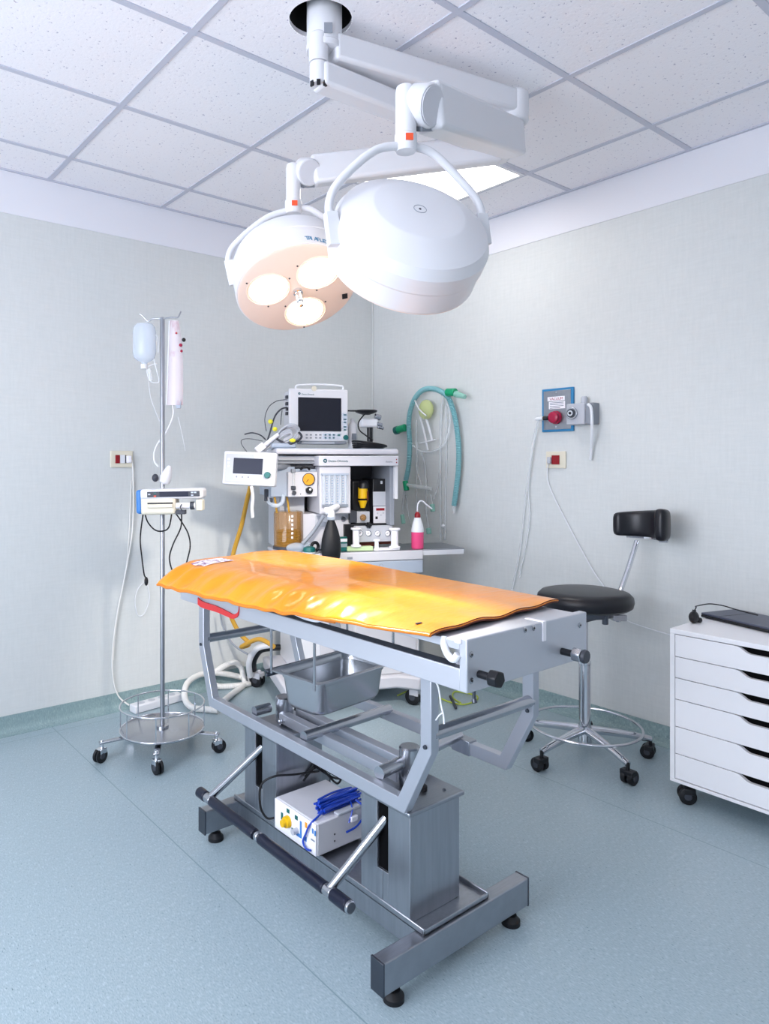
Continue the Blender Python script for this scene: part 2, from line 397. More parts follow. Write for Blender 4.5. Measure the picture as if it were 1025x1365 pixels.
# ------------------------------------------------------------------ twin surgical lamp
RV, DV = V(ST, -CT, 0), V(CT, ST, 0)
def img(x, y, t, px, py):    # direction given as right / up / towards the viewer at pixel px,py
    d = ray(px, py).normalized(); tow = -d; r = d.cross(V(0, 0, 1)).normalized(); up = r.cross(d).normalized()
    return (r*x+up*y+tow*t).normalized()
lamp = thing('surgical_lamp', 'white ceiling mounted surgical lamp with two round heads above the orange padded table', 'surgical lamp', (HOLE.x, HOLE.y, ZC))
colp = V(HOLE.x, HOLE.y, 0)+RV*.012
m = MB(); m.lathe([(.056, 2.60), (.056, 2.90)], Matrix.Translation((colp.x, colp.y, 0)), 40)
m.lathe([(.058, 2.595), (.058, 2.615)], Matrix.Translation((colp.x, colp.y, 0)), 40)
col = m.build('column', M_['white'], lamp, bevel=.002)
q = colp-DV*.0565+RV*.012
m = MB(); Mx = frame(V(q.x, q.y, 2.64), -DV, RV); m.box((-.013, -.016, 0), (.013, .016, .002), M=Mx); m.build('rating_plate', M_['mgrey'], col)
bar = V(HOLE.x, HOLE.y, 0)-RV*.006-DV*.03
m = MB(); B = Matrix.Translation((bar.x, bar.y, 0))
m.lathe([(.031, 2.545), (.031, 2.63), (.027, 2.635)], B, 32); m.lathe([(.0285, 2.475), (.0285, 2.543)], B, 32)
brl = m.build('pivot_barrel', M_['white'], lamp, bevel=.002)
for k in range(3):
    m = MB(); m.box((-.006, -.003, 0), (.006, .003, .016), M=B @ Matrix.Translation((0, 0, 2.464)) @ Matrix.Rotation(TH-pi/2, 4, 'Z') @ Matrix.Rotation(-.8+k*.8, 4, 'Z') @ Matrix.Translation((0, -.028, 0))); m.build('retaining_clip', M_['black'], brl)
endu = cf(.695, 2.56, 2.60); st = V(bar.x, bar.y, 2.60)+RV*.03
m = MB(); m.beam(V(colp.x, colp.y, 2.60)+RV*.02, V(endu.x, endu.y, 2.60), .09, .085); m.lathe([(.052, 2.53), (.052, 2.645)], Matrix.Translation((endu.x, endu.y, 0)), 28)
m.build('extension_arm', M_['white'], lamp, bevel=.012, bseg=3)
endl = cf(.66, 2.66, 2.49)
m = MB(); m.beam(V(bar.x, bar.y, 2.505), V(endl.x, endl.y, 2.495), .075, .075); m.lathe([(.046, 2.44), (.046, 2.545)], Matrix.Translation((endl.x, endl.y, 0)), 28)
m.build('extension_arm', M_['white'], lamp, bevel=.012, bseg=3)
def head(cpx, cpy, D, n_im, a_im, rad, colr_px, tubr, topz, disc_px, disc_r, disc_dir, armend, armw, front, lit):
    ctr = atd(cpx, cpy, D)
    n = img(*n_im, cpx, cpy); a = img(*a_im, cpx, cpy); a = (a-n*a.dot(n)).normalized()
    collar = atd(colr_px[0], colr_px[1], D)
    # spring arm and its joint
    dp = atd(disc_px[0], disc_px[1], D)
    dd = img(*disc_dir, *disc_px)
    m = MB(); m.lathe([(disc_r*.93, -.008), (disc_r, 0), (disc_r, .05), (disc_r*.93, .056)], frame(dp-dd*.03, dd), 40); kn = m.build('knuckle', M_['white'], lamp)
    m = MB(); m.lathe([(disc_r*.86, 0), (disc_r*.86, .003)], frame(dp+dd*.0265, dd), 40); m.build('cover_disc', M_['offwhite'], kn)
    m = MB(); m.box((-disc_r*.45, -disc_r*1.12, -.02), (disc_r*.45, -disc_r*.7, .015), M=frame(dp, dd, RV)); m.build('joint_stop', M_['mgrey'], kn)
    m = MB(); av = (armend-dp); m.beam(dp+av*.02, armend, armw[0], armw[1]); sa = m.build('spring_arm', M_['white'], lamp, bevel=.014, bseg=3)
    m = MB(); T = Matrix.Translation((collar.x, collar.y, 0))
    m.lathe([(tubr, collar.z+.025), (tubr, topz-.02), (tubr*.92, topz-.006), (tubr*.6, topz)], T, 32)
    m.cyl(V(collar.x, collar.y, dp.z), dp, tubr*.9); m.build('drop_tube', M_['white'], lamp, bevel=.001)
    hd = MB()
    f = frame(ctr, n, a)
    H = .075
    if front: prof = [(rad*.985, -H+.002), (rad*1.0, -H+.004), (rad, 0), (rad*.99, .004), (rad*1.0, .008), (rad*.98, .05), (rad*.92, .08), (rad*.62, .115), (rad*.58, .118)]
    else: prof = [(rad*.90, -H+.004), (rad*.97, -H), (rad*.985, -H+.006), (rad*.985, -.012), (rad*1.0, -.006), (rad*1.0, .035), (rad*.93, .062), (rad*.60, .098), (rad*.56, .10)]
    hd.lathe(prof, f, 72)
    h = hd.build('lamp_head', M_['white'], lamp, ang=25)
    # face cover, three lenses, sterile handle
    fc = MB(); fc.lathe([(rad*.94, 0), (rad*.975, .004), (rad*.975, .01)], frame(ctr-n*(H+.004), n, a), 72); fc.build('face_cover', M_['beige'], h)
    FC = frame(ctr-n*(H+.004), -n, a)
    lens = []
    for k in range(3):
        an = R_([20, 142, 262][k]) if front else R_(90+120*k)
        lc = FC @ V(cos(an)*rad*.52*(1), -sin(an)*rad*.52*(-1 if not front else -1), 0)
        lens.append(lc)
    return ctr, n, a, collar, h, FC, H
def yoke(ctr, a, collar, rad, n, h, pad):
    w = collar-ctr; w = (w-a*w.dot(a)); L = w.length; w.normalize()
    for s in (-1, 1):
        P = ctr+a*s*(rad+.018)
        C = collar-V(0, 0, .005)
        pts = spl([P, P+w*L*.34, P+w*L*.60-a*s*rad*.22, P+w*L*.93-a*s*rad*.68+(C-(ctr+w*L))*.6, C], 10)
        y = MB(); y.tube(pts, .0115, 12)
        y.build('yoke', M_['white'], h)
        e = MB(); e.beam(P-w*.028, P+w*.060, .026, .034, up=a); e.cyl(P-a*s*.02, P-a*s*.03+a*s*.005, .022); e.build('yoke_end', M_['white'], h, bevel=.009, bseg=3)
    m = MB(); T = Matrix.Translation((collar.x, collar.y, 0))
    m.lathe([(.026, collar.z-.022), (.0305, collar.z-.014), (.0305, collar.z+.022), (.028, collar.z+.025)], T, 32); m.build('collar', M_['white'], h)
    m = MB(); Mx = T @ Matrix.Translation((0, 0, collar.z+.006)) @ Matrix.Rotation(TH-pi/2, 4, 'Z'); m.box((-.004, -.033, -.009), (.016, -.0295, .009), M=Mx); m.build('red_mark', M_['orangered'], h)
# right-hand head, seen from its back
c2, n2, a2, col2, h2, F2, H2 = head(545, 322, 1.90, (.29, .80, .53), (.90, 0, -.42), .214, (541, 192), .0285, 2.315, (566, 141), .056, (.80, -.05, .6), V(endu.x, endu.y, 2.475), (.085, .125), False, False)
yoke(c2+n2*.02, a2, col2, .205, n2, h2, 0)
m = MB(); m.torus((0, 0, 0), .017, .0008, frame(c2+n2*.1005, n2), 32, 6); m.build('screw_ring', M_['inkgrey'], h2)
m = MB(); m.lathe([(.004, 0), (.003, .002)], frame(c2+n2*.0995, n2), 12); m.build('screw', M_['dgrey'], h2)
# left-hand head, lit face towards the room
n1i = (-.19, .71, -.68)
c1, n1, a1, col1, h1, F1, H1 = head(391, 366, 2.52, n1i, (.977, .2, -.06), .218, (391, 277), .0265, 2.37, (410, 229), .047, (.35, -.1, .92), V(endl.x, endl.y, 2.485), (.06, .105), True, True)
yoke(c1+n1*.045, a1, col1, .198, n1, h1, 0)
m = MB(); m.lathe([(.027, .02), (.027, .1)], Matrix.Translation((endu.x, endu.y, 2.42)), 20)
spots = []
def lens(Fm, h, ax, ay, r, lit):
    rel = V(ax, ay, 0)
    m = MB(); m.lathe([(r, 0), (r, .003), (r*.9, .006), (r*.5, .009), (.001, .010)], Fm @ Matrix.Translation(rel), 48, 0, (True, False)); m.build('lens', M_['bulb'] if lit else M_['bulb'], h)
    m = MB(); m.torus((0, 0, 0), r*1.16, .0012, Fm @ Matrix.Translation(rel+V(0, 0, .001)), 48, 6); m.build('lens_ring', M_['beige'], h)
    for k in range(3):
        an = k*2*pi/3+.4; p = rel+V(cos(an)*r*1.3, sin(an)*r*1.3, 0)
        m = MB(); m.lathe([(.0032, 0), (.0032, .002)], Fm @ Matrix.Translation(p), 8); m.build('face_screw', M_['dgrey'], h)
def face_xy(px, py, Fm):     # where a line of sight meets the lamp's face
    o = Fm.translation-V(0, 0, HC); nn = Fm.col[2].to_3d(); d = ray(px, py); t = o.dot(nn)/d.dot(nn)
    q = Fm.inverted() @ (d*t+V(0, 0, HC)); return q.x, q.y
for px, py in ((357.5, 386), (424, 363.5), (406.5, 415.5)):
    x, y = face_xy(px, py, F1); lens(F1, h1, x, y, .066, True)
for k in range(3): lens(F2, h2, .112*cos(.5+k*2.094), .112*sin(.5+k*2.094), .066, True)
hx, hy_ = 0, 0
for Fm, h in ((F1, h1), (F2, h2)):
    m = MB(); m.lathe([(.017, 0), (.017, .012), (.013, .014), (.013, .05), (.008, .054), (.008, .07), (.004, .072)], Fm, 24); m.build('handle_socket', M_['chrome'], h)
x, y = face_xy(459.5, 394.5, F1)
m = MB(); m.box((x-.010, y-.012, 0), (x+.010, y+.012, .003), M=F1); m.build('type_label', M_['black'], h1)
# blue lettering on the drum of the lit head
tm = MB()
lp = c1-n1*.02
def drum_frame(px, py):
    o = c1-V(0, 0, HC); d = ray(px, py).normalized()
    # intersect with the drum cylinder
    dn = d-n1*d.dot(n1); on = o-n1*o.dot(n1); A = dn.dot(dn); Bq = -2*dn.dot(on); Cq = on.dot(on)-.2185**2
    t = (-Bq-math.sqrt(max(Bq*Bq-4*A*Cq, 0)))/(2*A); P = d*t+V(0, 0, HC); out = (P-c1); out = (out-n1*out.dot(n1)).normalized()
    x = out.cross(n1).normalized(); x = -x if x.dot(RV) < 0 else x
    y = out.cross(x)
    return Matrix(((x.x, y.x, out.x, P.x), (x.y, y.y, out.y, P.y), (x.z, y.z, out.z, P.z), (0, 0, 0, 1)))
word = 'TRIAFLEX'
m = MB()
for k, ch in enumerate(word):
    cu = bpy.data.curves.new('letter', 'FONT'); cu.body = ch; cu.size = .024; cu.extrude = .0005
    tmp = bpy.data.objects.new('letter', cu); me = bpy.data.meshes.new_from_object(tmp)
    Mx = drum_frame(407+k*3.9, 319.5+k*k*.10)
    m.add([v.co for v in me.vertices], [tuple(p.vertices) for p in me.polygons], 0, Mx)
    bpy.data.objects.remove(tmp); bpy.data.curves.remove(cu); bpy.data.meshes.remove(me)
m.build('lettering', M_['inkblue'], h1)
# ------------------------------------------------------------------ operating table
tb = thing('operating_table', 'stainless steel operating table on two square columns under the orange pad', 'operating table', (1.40, 1.68, 0))
st = M_['steel']
for v0, v1, u0, u1 in ((1.205, 1.247, 1.124, 1.682), (2.105, 2.148, 1.145, 1.682)):
    m = MB(); m.box((u0, v0, .04), (u1, v1, .118)); fb = m.build('foot_bar', M_['steelh'], tb, bevel=.003)
    for u in (u0, u1):
        m = MB(); m.box((u-.003, v0-.001, .039), (u+.003, v1+.001, .119)); m.build('end_cap', M_['darksteel'], fb, bevel=.001)
    for u in (u0+.052, u1-.052):
        m = MB(); m.lathe([(.026, 0), (.026, .012), (.018, .020), (.016, .026), (.008, .028), (.008, .05)], Matrix.Translation((u, (v0+v1)/2, 0)), 24); m.build('levelling_foot', M_['rubber'], fb)
m = MB(); m.box((1.268, 1.215, .118), (1.52, 2.125, .124))
m.box((1.268, 1.215, .118), (1.274, 2.125, .136)).box((1.514, 1.215, .118), (1.52, 2.125, .136)).box((1.268, 1.215, .118), (1.52, 1.222, .132))
m.box((1.272, 1.246, .062), (1.30, 2.106, .118)).box((1.488, 1.246, .062), (1.515, 2.106, .118))
m.build('base_tray', st, tb, bevel=.002)
for v0, v1 in ((1.264, 1.452), (1.866, 2.056)):
    vm = (v0+v1)/2+.008
    m = MB(); m.box((1.276, v0, .124), (1.457, v1, .395))
    m.box((1.270, v0, .124), (1.276, vm-.021, .395)).box((1.270, vm+.021, .124), (1.276, v1, .395)).box((1.270, vm-.021, .124), (1.276, vm-.0008, .215)).box((1.270, vm+.0008, .124), (1.276, vm+.021, .215))
    cl = m.build('column', st, tb, bevel=.0012)
    m = MB(); m.box((1.2755, vm-.020, .216), (1.2775, vm+.020, .39)); m.build('pedal_slot', M_['void'], cl)
    m = MB(); m.box((1.262, v0-.006, .395), (1.472, v1+.006, .407)); m.build('column_cap', M_['steelh'], cl, bevel=.003)
    for q_ in ((1.30, v0+.03), (1.43, v0+.03)):
        m = MB(); m.lathe([(.005, 0), (.004, .003)], Matrix.Translation((q_[0], q_[1], .407)), 12); m.build('screw', M_['darksteel'], cl)
# foot pedal bar and struts
PZ, PU = .165, 1.152
def bar(v0, v1, r, name, mt, par=None):
    m = MB(); m.cyl((PU, v0, PZ), (PU, v1, PZ), r, seg=20); return m.build(name, mt, par or tb, bevel=.003)
rod = bar(1.357, 2.165, .010, 'pedal_bar', M_['polish'])
bar(1.365, 1.43, .0175, 'grip', M_['navy'], rod); bar(1.355, 1.366, .0165, 'grip_end', M_['polish'], rod)
bar(1.462, 1.775, .0165, 'grip', M_['navy'], rod); bar(1.805, 2.075, .0165, 'grip', M_['navy'], rod); bar(2.112, 2.16, .0175, 'grip', M_['navy'], rod)
bar(1.43, 1.462, .0150, 'grip_ring', M_['polish'], rod); bar(2.075, 2.112, .0150, 'grip_ring', M_['polish'], rod); bar(1.782, 1.798, .0145, 'grip_ring', M_['polish'], rod)
for a_, b_ in (((PU, 1.447, PZ), (1.288, 1.365, .352)), ((PU, 2.095, PZ), (1.288, 1.962, .352))):
    m = MB(); m.cyl(a_, b_, .0125, seg=20); m.build('pedal_strut', M_['polish'], tb)
# carriage: two bent side frames
def sideframe(u, w=.028, h=.036):
    pts = [V(u, 1.193, .772), V(u, 1.193, .592), V(u, 1.278, .425), V(u, 2.262, .425), V(u, 2.335, .615), V(u, 2.335, .772)]
    vs = []; fs = []; N = len(pts)
    for i, p in enumerate(pts):
        if i == 0: t1 = t2 = pts[1]-pts[0]
        elif i == N-1: t1 = t2 = pts[-1]-pts[-2]
        else: t1 = pts[i]-pts[i-1]; t2 = pts[i+1]-pts[i]
        t1 = t1.normalized(); t2 = t2.normalized()
        n_1 = V(0, -t1.z, t1.y); n_2 = V(0, -t2.z, t2.y); b = (n_1+n_2).normalized(); k = h/2/max(b.dot(n_1), .3)
        for su, sn in ((-1, -1), (1, -1), (1, 1), (-1, 1)): vs.append(p+V(su*w/2, 0, 0)+b*sn*k)
    for i in range(N-1):
        for k in range(4): fs.append((i*4+k, i*4+(k+1) % 4, (i+1)*4+(k+1) % 4, (i+1)*4+k))
    fs += [(3, 2, 1, 0), tuple((N-1)*4+k for k in range(4))]
    m = MB(); m.add(vs, fs)
    o = m.build('side_frame', M_['frame'], tb, bevel=.002)
    for p in (V(u-w/2-.001, 1.193, .60), V(u-w/2-.001, 2.335, .62)):
        m = MB(); m.lathe([(.006, 0), (.005, .004)], frame(p, (-1, 0, 0)), 12); m.build('bolt', M_['darksteel'], o)
    return o
sideframe(1.266); sideframe(1.676)
for p, q_, r in (((1.283, 2.017, .452), (1.345, 2.017, .452), .0165), ((1.283, 1.735, .452), (1.67, 1.762, .447), .0165), ((1.283, 1.394, .458), (1.67, 1.452, .452), .0175),
                 ((1.27, 1.190, .627), (1.67, 1.190, .627), .0165), ((1.27, 2.332, .640), (1.67, 2.332, .640), .0165)):
    m = MB(); m.cyl(p, q_, r, seg=24); m.build('cross_bar', M_['polish'], tb)
m = MB(); m.box((1.658, 1.40, .404), (1.694, 1.47, .448)); m.cyl((1.66, 1.452, .44), (1.675, 1.452, .44), .019); m.build('frame_coupling', st, tb, bevel=.002)
for u in (1.355, 1.425):
    m = MB(); m.box((u-.003, 1.40, .412), (u+.003, 1.97, .444)); m.box((u-.002, 1.401, .440), (u+.030, 1.969, .4445)); m.build('link_bar', M_['frame'], tb, bevel=.001)
for u, v, z1 in ((1.385, 1.985, .492), (1.405, 1.40, .500)):
    m = MB(); m.lathe([(.030, .407), (.030, z1-.004), (.026, z1)], Matrix.Translation((u, v, 0)), 28); ac = m.build('lift_ram', M_['polish'], tb)
    for k in range(3):
        m = MB(); m.ball((u-.042+.016*k, v-.035-.012*k, .424), .008, 10, 8); m.build('lock_nut', M_['chrome'], ac)
m = MB(); m.lathe([(.012, .407), (.012, .419), (.008, .422)], Matrix.Translation((1.385, 1.33, 0)), 16); m.build('rubber_stop', M_['rubber'], tb)
# table top
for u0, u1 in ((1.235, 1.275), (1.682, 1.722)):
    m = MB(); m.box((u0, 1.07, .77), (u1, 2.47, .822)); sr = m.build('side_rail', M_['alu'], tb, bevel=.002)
    m = MB(); m.box((u0+.003, 1.075, .8215), (u1-.003, 2.465, .8232)); m.build('rail_top_strip', M_['dgrey'], sr)  # thin dark grey strip lying flat along the rail top
m = MB(); m.box((1.235, 1.071, .864), (1.722, 2.47, .885)); m.box((1.235, 2.448, .822), (1.722, 2.468, .864)); m.build('table_top', M_['alu'], tb, bevel=.002)
for u in (1.262, 1.695):
    for v in (1.09, 1.80, 2.40):
        m = MB(); m.box((u-.006, v-.010, .822), (u+.006, v+.010, .864)); m.build('spacer', M_['alu'], tb)
m = MB(); m.box((1.234, 1.048, .77), (1.722, 1.071, .893)); ep = m.build('end_panel', M_['alu'], tb, bevel=.003)
for px, py in ((628.3, 872.4), (628.3, 907.3), (700, 839.6), (711.3, 837.2), (772.8, 833.4)):
    p = onv(px, py, 1.047)
    m = MB(); m.lathe([(.0068, 0), (.0068, .0012), (.005, .002)], frame(p, (0, -1, 0)), 20); b_ = m.build('screw_head', M_['polish'], ep)
    m = MB(); m.lathe([(.0028, 0), (.0028, .001)], frame(p+V(0, -.002, 0), (0, -1, 0)), 6); m.build('screw_socket', M_['black'], b_)
def knob(u, z, name, mats, sz):
    m = MB(); m.cyl((u, 1.048, z), (u, 1.012, z), .009, seg=16); k = m.build(name, mats[0], tb)
    pr_ = []
    for i in range(12):
        a = 2*pi*i/12; r = sz*(1.0 if i % 2 == 0 else .86); pr_.append((r*cos(a), r*sin(a)))
    m = MB(); m.prism(pr_, .026, frame((u, 1.014, z), (0, -1, 0))); m.build('knob_head', mats[1], k, bevel=.003)
knob(1.276, .808, 'clamp_knob', (M_['black'], M_['black']), .020)
knob(1.606, .806, 'clamp_knob', (M_['black'], M_['polish']), .019)
m = MB(); m.lathe([(.010, 0), (.018, .004), (.016, .012)], frame((1.606, 0.989, .806), (0, -1, 0)), 12); m.build('knob_cap', M_['dgrey'], tb)
m = MB(); m.box((1.520, 1.045, .845), (1.534, 1.048, .894)).box((1.520, 1.045, .892), (1.534, 1.10, .8945)); m.build('tape_strip', M_['paper'], tb, bevel=.0008)
m = MB(); m.tube(spl([V(1.240, 1.12, .884), V(1.232, 1.115, .868), V(1.230, 1.10, .848), V(1.230, 1.082, .842), V(1.232, 1.073, .855)], 8), .009, 10); m.build('corner_clamp', M_['milky'], tb)
m = MB(); m.box((1.228, 1.062, .880), (1.246, 1.082, .892)); m.build('corner_pad', M_['paper'], tb, bevel=.003)
m = MB(); m.cyl((1.285, 1.07, .775), (1.285, 1.07, .742), .004); m.cyl((1.285, 1.07, .742), (1.283, 1.066, .735), .006); m.build('hanging_pin', M_['darksteel'], tb)
# pan carriers
for u, v in ((1.250, 1.864), (1.250, 1.637), (1.60, 1.67), (1.60, 1.905)):
    m = MB(); m.cyl((u, v, .77), (u, v, .624), .0045, seg=10); m.build('hanger_rod', M_['polish'], tb)
for v, dz, u0 in ((1.872, 0, 1.235), (1.643, -.012, 1.262)):
    m = MB(); wd_ = .020 if dz == 0 else .011
    m.beam((u0, v, .630+dz*.4), (1.63, v+.037, .630+dz*.4), wd_, .008)
    if dz == 0: m.beam((u0, v, .6185), (1.63, v+.037, .6185), .010, .012); m.build('pan_runner', M_['darksteel'], tb, bevel=.002)
# ------------------------------------------------------------------ steel pan
def pan():
    A, Bv = V(1.268, 1.640, .634), V(1.590, 1.674, .634)
    ex = (Bv-A).normalized(); ey = V(-ex.y, ex.x, 0); L, Wd = .354, .228
    def loop(ins, r, z, n=6):
        out = []
        for cx_, cy_, a0 in ((L-ins-r, ins+r, -pi/2), (L-ins-r, Wd-ins-r, 0), (ins+r, Wd-ins-r, pi/2), (ins+r, ins+r, pi)):
            for k in range(n+1):
                a = a0+pi/2*k/n; x, y = cx_+r*cos(a), cy_+r*sin(a); p = A+ex*x+ey*y; out.append(V(p.x, p.y, z))
        return out
    Z = .636
    loops = [loop(0, .012, Z-.004), loop(0, .012, Z), loop(.014, .03, Z), loop(.018, .032, Z-.004), loop(.020, .034, Z-.02), loop(.024, .036, Z-.022), loop(.031, .04, Z-.098), loop(.039, .04, Z-.111), loop(.052, .04, Z-.115)]
    out = [loop(.054, .04, Z-.1165), loop(.037, .041, Z-.1125), loop(.029, .041, Z-.098), loop(.022, .037, Z-.0215), loop(.0165, .033, Z-.004), loop(.0, .012, Z-.0041)]
    allp = loops+out; n = len(loops[0]); vs = [p for l in allp for p in l]; fs = []
    for i in range(len(allp)-1):
        for k in range(n): fs.append((i*n+k, i*n+(k+1) % n, (i+1)*n+(k+1) % n, (i+1)*n+k))
    i = len(loops)-1; 
    # remove the joining band between inner and outer bottom
    fs = [f for f in fs if not (f[0]//n == i and f[2]//n == i+1)]
    fs.append(tuple(i*n+k for k in range(n))); fs.append(tuple((i+1)*n+k for k in reversed(range(n))))
    m = MB(); m.add(vs, fs); o = m.build('steel_pan', M_['pan'], ang=50)
    setp(o, 'deep stainless steel pan hanging from runners under the operating table', 'pan')
pan()
# ------------------------------------------------------------------ orange pad
pd = thing('table_pad', 'glossy orange folded vinyl pad lying over the operating table', 'pad', (1.45, 1.75, .886))
def padpt(s, t):
    A, Bq, Cq, Dq = V(1.200, 1.128, 0), V(1.758, 1.160, 0), V(1.680, 2.425, 0), V(1.083, 2.350, 0)
    p = (A*(1-t)+Bq*t)*(1-s)+(Dq*(1-t)+Cq*t)*s
    ztop = .904+.024*min(1, s*1.6)+.004*sin(s*7+t*2)*s
    edge = .897-.034*min(1, s*1.9)          # the left border droops over the rail
    k = min(1, t/.30); k = k*k*(3-2*k) if t < .3 else 1
    k = math.sin(min(1, t/.30)*pi/2)**.9
    z = edge*(1-k)+ztop*k
    # creases along the left border, ripples at the near end
    wv = math.exp(-((t-.10)/.08)**2)*(.0075*sin(s*58+2*sin(s*13))+.005*sin(s*97+1))*min(1, s*3)
    z += wv
    z += .003*sin(t*21+.6)*math.exp(-s*16)+.0022*sin(t*9+s*3)*(1-s)
    z += .007*math.exp(-((s-.97)/.06)**2-((t-.80)/.15)**2)
    z += .004*math.exp(-((t-.55)/.05)**2)*sin(s*6)
    return V(p.x+.003*sin(s*40)*(1 if t == 0 else 0), p.y, z)
NS, NT = 120, 64
top = [[padpt(i/NS, j/NT) for j in range(NT+1)] for i in range(NS+1)]
vs = []; fs = []; fm = []
for i in range(NS+1):
    for j in range(NT+1): vs.append(top[i][j])
nb = len(vs)
def bot(i, j):
    p = top[i][j]; s = i/NS; t = j/NT
    th = .010+.02*min(1, s*3)*min(1, t*4)
    base = .8862 if p.x > 1.232 else p.z-.008
    return V(p.x, p.y, max(min(p.z-.006, p.z-th if th < .02 else base), base if p.x > 1.232 else -9))
for i in range(NS+1):
    for j in range(NT+1): vs.append(bot(i, j))
W_ = NT+1
for i in range(NS):
    for j in range(NT):
        fs.append((i*W_+j, i*W_+j+1, (i+1)*W_+j+1, (i+1)*W_+j)); fm.append(0)
        fs.append((nb+i*W_+j, nb+(i+1)*W_+j, nb+(i+1)*W_+j+1, nb+i*W_+j+1)); fm.append(1)
bd = [(0, j) for j in range(NT+1)]+[(i, NT) for i in range(1, NS+1)]+[(NS, j) for j in range(NT-1, -1, -1)]+[(i, 0) for i in range(NS-1, 0, -1)]
for k in range(len(bd)):
    a = bd[k]; b = bd[(k+1) % len(bd)]; ia = a[0]*W_+a[1]; ib = b[0]*W_+b[1]
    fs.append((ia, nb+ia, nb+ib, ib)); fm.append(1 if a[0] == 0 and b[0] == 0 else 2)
m = MB(); m.add(vs, fs); m.m = fm
m.build('cover', [M_['orange'], M_['brownedge'], M_['orangedark']], pd, ang=70)
m = MB(); m.tube([top[i][0]+V(-.001, 0, -.006) for i in range(0, NS+1)], .0042, 8); m.build('piping', M_['orangedark'], pd)
m = MB(); m.tube([top[0][j]+V(0, -.001, -.004) for j in range(0, NT+1)], .0016, 8); m.build('piping', M_['orangedark'], pd)
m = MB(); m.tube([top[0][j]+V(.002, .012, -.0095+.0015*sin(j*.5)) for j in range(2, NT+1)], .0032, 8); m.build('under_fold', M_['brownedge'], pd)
# printed patch on the pad
vs = []; fs = []
for i in range(7):
    for j in range(7):
        s_ = .90+.07*i/6; t_ = .20+.23*j/6; vs.append(padpt(s_, t_)+V(0, 0, .0018))
for i in range(6):
    for j in range(6): fs.append((i*7+j, i*7+j+1, (i+1)*7+j+1, (i+1)*7+j))
m = MB(); m.add(vs, fs); m.build('printed_patch', M_['purpleprint'], pd)
p = padpt(.06, .08); m = MB(); m.box((p.x-.008, p.y-.004, p.z), (p.x+.010, p.y+.002, p.z+.003)); m.build('tear', M_['dgrey'], pd)
# red strap and loose clip below the pad
S_ = 1.228
pts = spl([onu(264, 801, S_), onu(270, 806, S_), onu(288, 812, S_), onu(303, 819, S_), onu(310, 822, S_), onu(316, 818, S_), onu(317, 806, S_)], 10)
vs = []; fs = []
for i, p in enumerate(pts):
    k = i/(len(pts)-1); wd = .013*(1-k)+.005*k
    for dx, dz in ((-.002, wd), (.002, wd), (.002, -wd), (-.002, -wd)): vs.append(p+V(dx+.006*k, 0, dz))
for i in range(len(pts)-1):
    for k in range(4): fs.append((i*4+k, i*4+(k+1) % 4, (i+1)*4+(k+1) % 4, (i+1)*4+k))
fs += [(3, 2, 1, 0), tuple(len(vs)-4+k for k in range(4))]
m = MB(); m.add(vs, fs); o = m.build('restraint_strap', M_['strap']); setp(o, 'red webbing strap hanging below the left end of the orange pad', 'strap')
m = MB()
pp = [onu(394, 818, 1.226), onu(408, 824, 1.226), onu(424, 827, 1.226), onu(430, 822, 1.226)]
m.tube(spl(pp, 6), .006, 10); o = m.build('tubing_clip', M_['milky']); setp(o, 'small white clip tucked under the edge of the orange pad', 'clip')
m = MB(); m.beam(onu(412, 822.5, 1.222), onu(447, 829, 1.222), .006, .010); o = m.build('webbing_end', M_['orangedark'], bevel=.002); setp(o, 'orange webbing end poking out under the middle of the pad', 'strap')

# ------------------------------------------------------------------ electrosurgical unit on the base tray
eu = thing('electrosurgical_unit', 'pale grey electrosurgical unit with yellow knob on the table base', 'medical device', (1.35, 1.735, .1245))
m = MB(); m.box((1.256, 1.630, .137), (1.458, 1.847, .234)); m.build('casing', M_['offwhite'], eu, bevel=.004)
m = MB(); m.box((1.250, 1.632, .139), (1.257, 1.845, .232)); fp = m.build('front_panel', M_['paper'], eu, bevel=.002)
for u in (1.28, 1.43):
    for v in (1.66, 1.82): 
        m = MB(); m.lathe([(.009, .1245), (.009, .1375)], Matrix.Translation((u, v, 0)), 12); m.build('foot', M_['rubber'], eu)
def fpan(px, py): return onu(px, py, 1.2495)
p = fpan(384, 1095); m = MB(); m.lathe([(.019, 0), (.017, .012), (.012, .013), (.011, .024)], frame(p, (-1, 0, 0)), 12); m.build('output_knob', M_['yellow'], eu)
p = fpan(396, 1107); m = MB(); m.lathe([(.009, 0), (.009, .018)], frame(p, (-1, 0, 0)), 16); m.build('socket', M_['lgrey'], eu)
for px, py, w_, h_, mt in ((376, 1088, .010, .022, 'tealdark'), (384, 1081, .014, .012, 'tealdark'), (395, 1090, .014, .012, 'tealdark'), (390, 1107, .010, .014, 'tealdark'), (401, 1106, .008, .050, 'blue'), (398, 1113, .022, .010, 'blue'), (408, 1100, .010, .016, 'gauge'), (407, 1118, .012, .014, 'blue'), (417, 1108, .006, .014, 'blue'), (420, 1111, .006, .014, 'blue'), (417, 1120, .018, .004, 'inkgrey')):
    p = fpan(px, py); m = MB(); m.box((p.x-.001, p.y-w_/2, p.z-h_/2), (p.x+.001, p.y+w_/2, p.z+h_/2)); m.build('panel_mark', M_[mt], fp)
for px, py in ((446, 1112), (446, 1121)):
    p = onv(px, py, 1.6298); m = MB(); m.lathe([(.0028, 0), (.0028, .0008)], frame(p, (0, -1, 0)), 10); m.build('side_screw', M_['dgrey'], eu)
